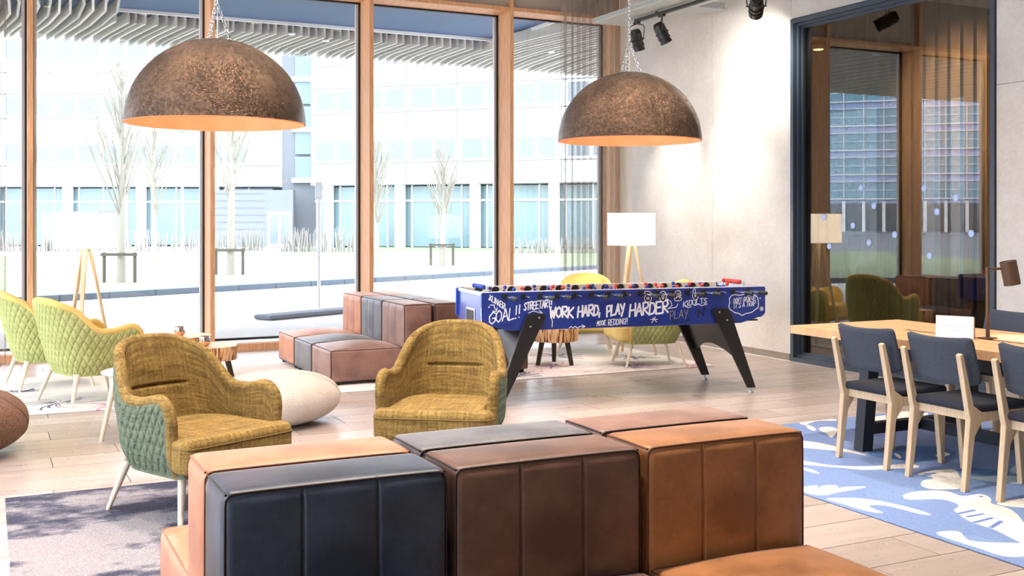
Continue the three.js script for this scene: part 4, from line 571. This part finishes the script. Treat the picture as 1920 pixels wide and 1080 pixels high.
{
  const A = [3.566, 7.855], Ddir = [0.99183, -0.12758], Nn = [0.12758, 0.99183], Wd = 0.78, S0 = 1.301, cu = A[0] + Ddir[0] * S0 + Nn[0] * Wd / 2, cv = A[1] + Ddir[1] * S0 + Nn[1] * Wd / 2;
  const t = thing('football_table', 'extra long blue table football with white graffiti lettering and black splayed legs', 'table football', cu, cv, -0.1279);
  const T0 = 0.6, T1 = 0.925, art = canvasTex(2048, 256, (g, W, H) => {
    g.fillStyle = 'rgb(22,50,136)'; g.fillRect(0, 0, W, H); g.lineCap = g.lineJoin = 'round'; const X = s => s / 2.602 * W, Y = y => (T1 - y) / (T1 - T0) * H, PX = W / 2.602;
    const write = (txt, s0, y0, s1, y1, h, w, col) => { const n = txt.length, wid = n ? Math.hypot(s1 - s0, y1 - y0) : 0, adv = [...txt].map(c => (/[!',I]/.test(c) ? 0.5 : c === ' ' ? 0.6 : 1)), tot = adv.reduce((a, b) => a + b, 0); let at = 0; g.strokeStyle = col; g.lineWidth = Math.max(1.6, w * PX * (h < 0.05 ? 0.75 : 0.92));
      [...txt].forEach((c, i) => { const cw = wid / tot * adv[i], ox = s0 + (s1 - s0) * at / tot, oy = y0 + (y1 - y0) * at / tot; at += adv[i]; for (const line of (GLYPH[c] ?? '').split('|')) { if (!line) continue; g.beginPath(); line.split(' ').forEach((q, k) => { const [a, b] = q.split(',').map(Number), px = X(ox + (a / 4 - (adv[i] < 1 ? 0.25 : 0)) * cw * 0.86 + b / 6 * h * 0.06), py = Y(oy + b / 6 * h + (y1 - y0) / wid * a / 4 * cw + ((i * 7) % 3 - 1) * h * 0.03); k ? g.lineTo(px, py) : g.moveTo(px, py); }); g.stroke(); } }); };
    const black = 'rgb(16,18,34)', wht = 'rgb(240,242,248)';
    for (const [x, y, w] of [[0.9, 0.64, 0.28], [1.45, 0.65, 0.2], [0.86, 0.85, 0.2], [1.0, 0.79, 0.3], [0.15, 0.63, 0.14], [1.38, 0.62, 0.2]]) write('STREET', x, y, x + w, y + 0.01, 0.026, 0.006, 'rgba(16,24,80,.75)');
    for (const d of K.darks) write(d[0], d[1], d[2], d[3], d[4], d[5], d[6], black); const pl = K.darks[0]; write(pl[0], pl[1] - 0.006, pl[2] - 0.003, pl[3] - 0.006, pl[4] - 0.003, pl[5], 0.003, wht);
    for (const q of K.texts) write(q[0], q[1], q[2], q[3], q[4], q[5], q[6], wht);
    g.strokeStyle = wht; for (const l of K.lines) { g.lineWidth = 5; g.beginPath(); l.forEach(([s, y], i) => i ? g.lineTo(X(s), Y(y)) : g.moveTo(X(s), Y(y))); g.stroke(); }
    g.lineWidth = 6; g.beginPath(); K.cloud.forEach(([s, y], i) => { const n = K.cloud[(i + 1) % K.cloud.length], mx = X((s + n[0]) / 2), my = Y((y + n[1]) / 2); i ? g.quadraticCurveTo(X(s), Y(y), mx, my) : g.moveTo(mx, my); }); g.closePath(); g.stroke();
    const fat = (s, y, sub) => { for (const [c, w] of [[wht, 22], [black, 12]]) { g.strokeStyle = c; g.lineWidth = w; for (const p of sub) { g.beginPath(); p.forEach(([a, b], i) => i ? g.lineTo(X(s + a), Y(y + b)) : g.moveTo(X(s + a), Y(y + b))); g.stroke(); } } };
    const [g0, g1, g2, g3] = K.glyph, ring = (a, b, oy = 0) => [...Array(13)].map((_, i) => [Math.cos(i * 0.5236) * a, Math.sin(i * 0.5236) * b + oy]);
    fat(g0[0], g0[1], [ring(0.022, 0.02, -0.016), ring(0.016, 0.014, 0.02), [[-0.02, 0.036], [-0.01, 0.026]]]); fat(g1[0], g1[1], [ring(0.02, 0.034)]); fat(g2[0], g2[1], [[[-0.022, -0.03], [-0.008, -0.036], [0, -0.02], [0.01, -0.036], [0.024, -0.03]], [[-0.02, 0.004], [-0.012, 0.028], [0.012, 0.028], [0.02, 0.004]]]); fat(g3[0], g3[1], [[[-0.006, 0.04], [-0.014, -0.01], [0, -0.034], [0.018, -0.022], [0.016, -0.006]]]);
    g.fillStyle = wht; for (const [s, y] of K.dots) { g.beginPath(); g.arc(X(s), Y(y), 5, 0, 7); g.fill(); } g.strokeStyle = wht; g.lineWidth = 3.5; g.beginPath(); g.arc(X(K.ball[0]), Y(K.ball[1]), 13, 0, 7); for (let k = 0; k < 5; k++) { g.moveTo(X(K.ball[0]), Y(K.ball[1])); g.lineTo(X(K.ball[0]) + 12 * Math.cos(k * 1.257), Y(K.ball[1]) + 12 * Math.sin(k * 1.257)); } g.stroke();
  });
  art.repeat.set(1 / 2.602, 1 / (T1 - T0)); art.offset.set(0.5, -T0 / (T1 - T0));
  const paint = phy({ color: hex(38, 70, 164), roughness: 0.3, clearcoat: 1, clearcoatRoughness: 0.12 }), artM = phy({ map: art, roughness: 0.3, clearcoat: 0.6, clearcoatRoughness: 0.15 }), liner = std({ color: hex(216, 206, 194), roughness: 0.5 }), rimM = std({ color: hex(214, 222, 240), roughness: 0.4 });
  const prof = [[-1.291, 0.92], [-1.301, 0.91], [-1.301, 0.69], [-1.28, 0.665], [-1.06, 0.607], [1.06, 0.607], [1.28, 0.665], [1.301, 0.69], [1.301, 0.91], [1.291, 0.92]];
  const hz = Wd / 2; part(t, 'side_panel', extrude(prof, 0.03, 0.003).translate(0, 0, hz - 0.015), artM, 'blue panel with white graffiti lettering'); part(t, 'side_panel', extrude(prof, 0.03, 0.003).translate(0, 0, -hz + 0.015), paint);
  for (const s of [1, -1]) { part(t, 'liner', box(2.46, 0.28, 0.012, 0, 0.78, s * (hz - 0.037)), liner); part(t, 'top_edge', box(2.58, 0.006, 0.032, 0, 0.922, s * (hz - 0.016)), rimM); }
  for (const s of [-1, 1]) {
    const e = part(t, 'end_panel', box(0.024, 0.27, Wd - 0.06, s * 1.268, 0.785, 0), paint); part(e, 'end_rail', box(0.03, 0.03, Wd - 0.06, s * 1.266, 0.905, 0), rimM);
    part(e, 'ball_return_frame', rbox(0.012, 0.13, 0.25, s * 1.283, 0.705, 0.02, 0.02, 3), M.chrome); part(e, 'ball_return', rbox(0.012, 0.105, 0.205, s * 1.2865, 0.705, 0.02, 0.016, 3), M.black, 'black ball return opening');
    const ap = new THREE.Shape(); ap.moveTo(-hz + 0.03, 0); ap.lineTo(hz - 0.03, 0); ap.lineTo(hz - 0.03, -0.37); ap.quadraticCurveTo(0.18, -0.25, 0, -0.25); ap.quadraticCurveTo(-0.18, -0.25, -hz + 0.03, -0.37); ap.closePath();
    part(t, 'apron', boxUV(new THREE.ExtrudeGeometry(ap, { depth: 0.03, bevelEnabled: false }).rotateY(Math.PI / 2).translate(-0.015, 0, 0)).rotateZ(s * 0.41).translate(s * 0.895, 0.63, 0), M.blackGloss, 'arched black cross board');
    for (const q of [1, -1]) {
      const z = q * (hz + 0.018), lp = [[0.765, 0.715], [0.79, 0.742], [0.90, 0.742], [0.93, 0.72], [0.945, 0.69], [1.185, 0.045], [1.113, 0.045]].map(p => [p[0] * s, p[1]]); if (s < 0) lp.reverse();
      const l = part(t, 'leg', extrude(lp, 0.036, 0.004).translate(0, 0, z), M.black); part(l, 'levelling_foot', [rod(V3(s * 1.145, 0.012, z), V3(s * 1.143, 0.07, z), 0.008, 0.008, 10), rod(V3(s * 1.145, 0, z), V3(s * 1.145, 0.018, z), 0.024, 0.02, 18)], M.zinc);
      for (const [bx, by] of [[0.825, 0.71], [0.90, 0.64]]) part(l, 'bolt', rod(V3(s * bx, by, z + q * 0.016), V3(s * bx, by, z + q * 0.022), 0.011, 0.009, 16), M.chrome);
    }
  }
  part(t, 'playfield', box(2.5, 0.012, Wd - 0.08, 0, 0.79, 0), std({ color: hex(150, 176, 150), roughness: 0.5 }));
  part(t, 'cabinet_floor', box(2.5, 0.012, Wd - 0.08, 0, 0.625, 0), M.black);
  const red = std({ color: hex(206, 60, 62), roughness: 0.45 }), blu = std({ color: hex(36, 66, 168), roughness: 0.45 });
  const figure = merge([rbox(0.034, 0.05, 0.022, 0, 0.0, 0, 0.006, 1), new THREE.SphereGeometry(0.0165, 12, 10).translate(0, 0.046, 0), rbox(0.026, 0.05, 0.018, 0, -0.045, 0, 0.004, 1), rbox(0.026, 0.016, 0.03, 0, -0.072, 0.004, 0.004, 1)]).rotateY(Math.PI / 2);
  const bearG = new THREE.CylinderGeometry(0.022, 0.026, 0.02, 22).rotateX(Math.PI / 2), inG = new THREE.CylinderGeometry(0.036, 0.036, 0.008, 24).rotateX(Math.PI / 2), gripG = lathe([[0.009, 0], [0.017, 0.004], [0.0185, 0.03], [0.015, 0.06], [0.0185, 0.09], [0.016, 0.112], [0.002, 0.116]], 20).rotateX(Math.PI / 2), rr = rng(19);
  const men = [1, 2, 1, 2, 2, 2, 1, 3, 2, 2, 2, 2, 2, 2, 2, 1];
  K.bear.forEach((s, i) => {
    const x = s - 1.301, y = 0.883, mine = i % 3 !== 1, fz = mine ? hz + 0.20 + 0.06 * rr() : hz + 0.10 + 0.06 * rr(), rz = -hz - (mine ? 0.1 : 0.2), shift = (rr() - 0.5) * 0.1;
    const r = part(t, 'rod', rod(V3(x, y, rz), V3(x, y, fz), 0.0078, 0.0078, 12), M.chrome, 'chrome player rod');
    for (const q of [1, -1]) { const b = part(r, 'bearing', bearG, M.black); b.position.set(x, y, q * (hz + 0.008)); const c = part(r, 'inner_bumper', inG, M.black); c.position.set(x, y + 0.002, q * (hz - 0.048)); }
    if (mine) { const h = part(r, 'handle', gripG, i % 2 ? M.black : M.steel); h.position.set(x, y, fz - 0.03); } else { const h = part(r, 'handle', gripG, M.black); h.position.set(x, y, rz + 0.03); h.rotation.y = Math.PI; }
    const n = men[i], col = [blu, blu, red, blu, red, blu, red, blu, red, blu, red, red, blu, red, blu, red][i]; for (let k = 0; k < n; k++) { const f = part(r, 'player_figure', figure, col); f.position.set(x, y, ((k + 0.5) / n - 0.5) * (Wd - 0.16) + shift * (1 - n / 8)); f.rotation.z = (rr() - 0.5) * 1.6; }
  });
  for (const [s, col] of [[-1, blu], [1, red]]) { const c = part(t, 'score_rod', rod(V3(s * 1.2, 0.948, -0.16), V3(s * 1.2, 0.948, 0.2), 0.004, 0.004, 8), M.chrome); for (const z of [-0.16, 0.2]) part(c, 'post', rod(V3(s * 1.2, 0.91, z), V3(s * 1.2, 0.955, z), 0.006, 0.006, 8), M.chrome); for (let k = 0; k < 10; k++) { const b = part(c, 'score_bead', lathe([[0.005, -0.012], [0.018, -0.012], [0.02, 0], [0.018, 0.012], [0.005, 0.012]], 16).rotateX(Math.PI / 2), col); b.position.set(s * 1.2, 0.948, -0.13 + k * 0.026 + (k === 0 ? -0.02 : 0.02)); } }
}

// ---------------------------------------------------------------- dome pendants
M.mache = std({ map: tex(512, i => { const t = clamp(0.5 + (nA[i] - 0.5) * 0.9 + (nC[i] - 0.5) * 1.4, 0, 1); return lerp3([72, 58, 50], [122, 98, 80], t); }, 0.9), metalness: 0.95, roughness: 0.42, roughnessMap: tex(512, i => [0, clamp(150 + (nB[i] - 0.5) * 200, 60, 255), 0], 0.7, false), bumpMap: tex(512, i => [Math.abs(nC[i] - 0.5) * 330 + nFine[i] * 50 + nB[i] * 40], 0.42, false), bumpScale: 0.008 });
M.copperIn = std({ map: tex(512, i => lerp3([222, 132, 92], [238, 152, 110], nB[i]), 0.8), roughness: 0.5 });
function links(a, b, step, out) { const d = b.clone().sub(a), n = Math.max(1, Math.round(d.length() / step)), q = new THREE.Quaternion().setFromUnitVectors(V3(0, 1, 0), d.clone().normalize()); for (let k = 0; k < n; k++) { const g = new THREE.TorusGeometry(0.0135, 0.0034, 6, 12).scale(0.75, 1.35, 1); if (k % 2) g.rotateY(Math.PI / 2); g.applyQuaternion(q); const p = a.clone().lerp(b, (k + 0.5) / n); out.push(g.translate(p.x, p.y, p.z)); } }
function pendant(label, u, v, y, R, turn) {
  const t = thing('dome_pendant', label, 'lamp', u, v, turn, 'dome pendant lamps', y), o = [], n = []; const prof = q => [R * Math.cos(q), 0.965 * R * Math.sin(q)];
  for (let i = 0; i <= 40; i++) { const q = i / 40 * Math.PI / 2; const [r, h] = prof(q); o.push([Math.max(r, 0.0005), h]); n.push([Math.max(r * 0.982, 0.0005), h * 0.98]); }
  const outer = boxlessLathe(o, R, 1), inner = boxlessLathe(n, R, -1); const s = part(t, 'shade', outer, M.mache, 'hammered dark bronze outside'); part(s, 'lining', inner, M.copperIn, 'orange copper lining'); part(s, 'rim', lathe([[R * 0.982, 0.0], [R * 1.0, 0.0], [R * 1.0, 0.004], [R * 0.982, 0.004]], 120), M.copperIn);
  const g = [], top = V3(0, R * 0.965 + 0.26, 0); for (const a of [0.6, 2.7, 4.8]) { const r = R * 0.16; links(V3(Math.cos(a) * r, R * 0.95, Math.sin(a) * r), top, 0.03, g); } part(t, 'suspension_chain', g, M.chrome, 'bright metal chain'); const g2 = []; links(top, V3(0, CEIL - y - 0.03, 0), 0.03, g2); part(t, 'ceiling_chain', g2, M.chrome); part(t, 'ceiling_cup', lathe([[0, CEIL - y], [0.06, CEIL - y], [0.06, CEIL - y - 0.03], [0.01, CEIL - y - 0.05], [0, CEIL - y - 0.05]], 24), M.zinc);
  part(t, 'cable', rod(V3(0.006, R * 0.96, 0.004), V3(0.006, CEIL - y, 0.004), 0.003, 0.003, 6), M.white); part(t, 'bulb', new THREE.SphereGeometry(0.06, 20, 14).translate(0, R * 0.62, 0), emit(1, 0.8, 0.55, 6));
  const l = new THREE.PointLight(WARM, 1.6); l.position.set(0, R * 0.62, 0); l.castShadow = true; l.shadow.radius = 3; t.add(l);
}
function boxlessLathe(p, R, side) { const g = grid(120, p.length - 1, (s, q) => { const [r, h] = p[Math.round(q * (p.length - 1))], a = s * Math.PI * 2; return V3(Math.cos(a) * r, h, Math.sin(a) * r); }, side > 0, [R * 6.28, R * 1.57]); return g; }
pendant('large hammered bronze dome pendant above the grey pouf', 1.39, 7.36, 2.143, 0.59, 0.4);
pendant('large hammered bronze dome pendant above the table football', 4.845, 7.68, 2.16, 0.60, 1.9);

// ---------------------------------------------------------------- tripod floor lamps
function tripod(label, u, v, turn, R) {
  const t = thing('tripod_lamp', label, 'lamp', u, v, turn, 'tripod floor lamps', 0.0095);
  part(t, 'shade', grid(64, 4, (s, q) => { const a = s * Math.PI * 2; return V3(Math.cos(a) * R, 1.215 + 0.355 * q, Math.sin(a) * R); }, true, [1.85, 0.355]), phy({ color: hex(246, 240, 230), roughness: 1, transmission: 0.5, thickness: 0, side: THREE.DoubleSide }), 'glowing white drum shade');
  part(t, 'shade_ring', [new THREE.TorusGeometry(R, 0.004, 6, 64).rotateX(Math.PI / 2).translate(0, 1.215, 0), new THREE.TorusGeometry(R, 0.004, 6, 64).rotateX(Math.PI / 2).translate(0, 1.57, 0), ...[0, 2.094, 4.189].map(a => rod(V3(0, 1.25, 0), V3(Math.cos(a) * R, 1.22, Math.sin(a) * R), 0.003, 0.003, 6))], M.white);
  for (let k = 0; k < 3; k++) { const a = k * 2.094 + 0.35, g = new RoundedBoxGeometry(0.05, 1, 0.028, 2, 0.008), p = g.attributes.position; for (let i = 0; i < p.count; i++) { const f = p.getY(i) + 0.5; p.setX(i, p.getX(i) * (0.62 + 0.38 * f)); } const A = V3(Math.cos(a) * 0.27, 0, Math.sin(a) * 0.27), B = V3(Math.cos(a) * 0.035, 1.22, Math.sin(a) * 0.035), d = B.clone().sub(A); g.scale(1, d.length(), 1); g.rotateY(-a + Math.PI / 2); g.applyQuaternion(new THREE.Quaternion().setFromUnitVectors(V3(0, 1, 0), d.normalize())); part(t, 'leg', boxUV(g.translate((A.x + B.x) / 2, 0.612, (A.z + B.z) / 2)), M.ash); }
  part(t, 'hub', new THREE.CylinderGeometry(0.05, 0.05, 0.05, 24).translate(0, 1.225, 0), M.ash); part(t, 'bulb', new THREE.SphereGeometry(0.05, 20, 14).translate(0, 1.36, 0), emit(1, 0.82, 0.6, 6));
  const l = new THREE.PointLight(WARM, 4.5); l.position.set(0, 1.36, 0); l.castShadow = true; l.shadow.radius = 2.5; t.add(l);
}
tripod('lit tripod floor lamp with white drum shade in front of the windows', 0.895, 11.47, 0.55, 0.285);
tripod('lit tripod floor lamp with white drum shade by the concrete wall', 6.46, 10.2, 1.75, 0.265);

// ---------------------------------------------------------------- cable tray, track and spotlights
{
  const t = thing('cable_tray', 'perforated galvanised cable tray hung below the ceiling along the concrete wall', 'cable tray', 6.92, 9.0, 0, undefined, 3.9), L = [11.38, 3.0];
  const hm = tex(256, (i, x, y) => { const a = (x % 32) - 16, b = (y % 64) - 32; const hole = Math.abs(a) < 5 && Math.abs(b) < 20; return hole ? [84, 88, 88] : [192, 196, 194]; }, 0.25);
  part(t, 'tray', [slab(-0.26, 0.26, 0, 0.003, L[1] - 9, L[0] - 9), slab(-0.263, -0.26, 0, 0.06, L[1] - 9, L[0] - 9), slab(0.26, 0.263, 0, 0.06, L[1] - 9, L[0] - 9)], std({ map: hm, metalness: 0.4, roughness: 0.5 }));
  part(t, 'branch_tray', [slab(0.263, 0.64, 0, 0.003, 0.96, 1.36), slab(0.263, 0.64, 0, 0.07, 0.957, 0.96), slab(0.263, 0.64, 0, 0.07, 1.36, 1.363)], M.zinc);
  for (const v of [10.8, 8.2, 5.6]) for (const x of [-0.24, 0.24]) part(t, 'hanger_rod', rod(V3(x, 0, -(v - 9)), V3(x, CEIL - 3.9, -(v - 9)), 0.005, 0.005, 8), M.zinc);
  const k = thing('light_track', 'black lighting track fixed under the cable tray', 'light track', 6.93, 7.0, 0, undefined, 3.848); part(k, 'rail', box(0.042, 0.034, 7.7, 0, 0.015, 0), M.black); part(k, 'bracket', [box(0.03, 0.025, 0.03, 0, 0.035, -3.4), box(0.03, 0.025, 0.03, 0, 0.035, 0), box(0.03, 0.025, 0.03, 0, 0.035, 2.8)], M.black);
  const head = (label, u, v, tu, ty, tv, I, ang) => {
    const s = thing('track_spotlight', label, 'spotlight', u, v, 0, 'black track spotlights', 3.855), d = V3(tu - u, ty - 3.63, -(tv - v)).normalize(), c = V3(0, -0.215, 0);
    part(s, 'adapter', rbox(0.034, 0.035, 0.11, 0, -0.018, 0, 0.005, 1), M.black); const side = V3(0, 1, 0).cross(d).normalize();
    part(s, 'yoke', [tube([V3(0, -0.035, 0).addScaledVector(side, -0.01), V3(0, -0.06, 0).addScaledVector(side, -0.09), c.clone().addScaledVector(side, -0.09)], 0.006, 16, 6), tube([V3(0, -0.035, 0).addScaledVector(side, 0.01), V3(0, -0.06, 0).addScaledVector(side, 0.09), c.clone().addScaledVector(side, 0.09)], 0.006, 16, 6), rod(c.clone().addScaledVector(side, -0.1), c.clone().addScaledVector(side, 0.1), 0.007, 0.006, 8)], M.black);
    const q = a => c.clone().addScaledVector(d, a * 1.3), h = part(s, 'lamp_head', [rod(q(-0.09), q(-0.06), 0.05, 0.068, 28), rod(q(-0.06), q(0.05), 0.068, 0.068, 28), rod(q(0.0), q(0.012), 0.078, 0.078, 28), rod(q(0.05), q(0.058), 0.076, 0.076, 28), rod(q(0.058), q(0.10), 0.062, 0.072, 28, false)], M.black); part(h, 'lens', rod(q(0.06), q(0.064), 0.055, 0.055, 24), emit(1, 0.88, 0.7, 8));
    const a = q(0.11), b = q(1.5); spot(s, a.x, a.y, a.z, b.x, b.y, b.z, WHITE, I, ang, 1, 1.5);
  };
  head('black track spotlight above the dome pendant, aimed at the wall corner', 6.93, 10.82, 7.71, 1.7, 11.2, 26, 0.45);
  head('black track spotlight next to the branch tray, aimed down the concrete wall', 6.93, 10.30, 7.71, 1.7, 9.85, 26, 0.45);
  head('black track spotlight near the dark glazing, aimed high on the concrete wall', 6.93, 8.62, 7.71, 3.0, 9.7, 18, 0.8);
}
{ // spotlights in the room behind the glazing
  const sp = (label, u, v, tu, ty, tv, I, Y = 3.6) => { const t = thing('cylinder_spotlight', label, 'spotlight', u, v, 0, 'black cylinder spotlights', Y); part(t, 'housing', rod(V3(0, 0, 0), V3(0, 0.24, 0), 0.07, 0.07, 28, false), M.black); part(t, 'stem', rod(V3(0, 0.2, 0), V3(0, 4.2 - Y, 0), 0.02, 0.02, 12), M.black); part(t, 'lens', new THREE.TorusGeometry(0.052, 0.013, 8, 28).rotateX(Math.PI / 2).translate(0, 0.005, 0), emit(1, 0.85, 0.5, 5)); spot(t, 0, -0.02, 0, tu - u, ty - Y, -(tv - v), WARM, I, 0.6, 0.8, 2); };
  sp('black cylinder spotlight hanging behind the dark glazing', 9.2, 10.26, 9.25, 0, 10.3, 8); sp('black cylinder spotlight washing the timber slats behind the glazing', 8.6, 9.05, 10.45, 2.7, 9.2, 80, 3.93);
}
// ---------------------------------------------------------------- sheer curtains
function curtain(label, u0, u1, v, folds, seed) {
  const t = thing('sheer_curtain', label, 'curtain', (u0 + u1) / 2, v, 0), w = u1 - u0, r = rng(seed), ph = [...Array(4)].map(() => r() * 6.28);
  part(t, 'cloth', grid(Math.round(folds * 18), 10, (s, q) => { const x = (s - 0.5) * w, a = s * folds * 6.283; return V3(x + 0.025 * Math.sin(a * 2 + ph[0]), 0.015 + 4.93 * q, (0.05 + 0.015 * Math.sin(s * 9 + ph[1])) * Math.sin(a + 0.8 * Math.sin(s * 11 + ph[2]) + 0.1 * q)); }, false, [w, 4.9]), M.sheer, 'taupe sheer cloth hanging in soft folds'); part(t, 'rail', box(w + 0.3, 0.03, 0.03, 0, 4.965, 0), M.black);
}
curtain('taupe sheer curtain drawn into the corner beside the tripod lamp', 6.72, 7.62, 12.3, 9, 3); curtain('taupe sheer curtain at the window behind two yellow green armchairs', -1.1, 0.215, 12.3, 9, 4);
sh(scene);
renderer.render(scene, camera);
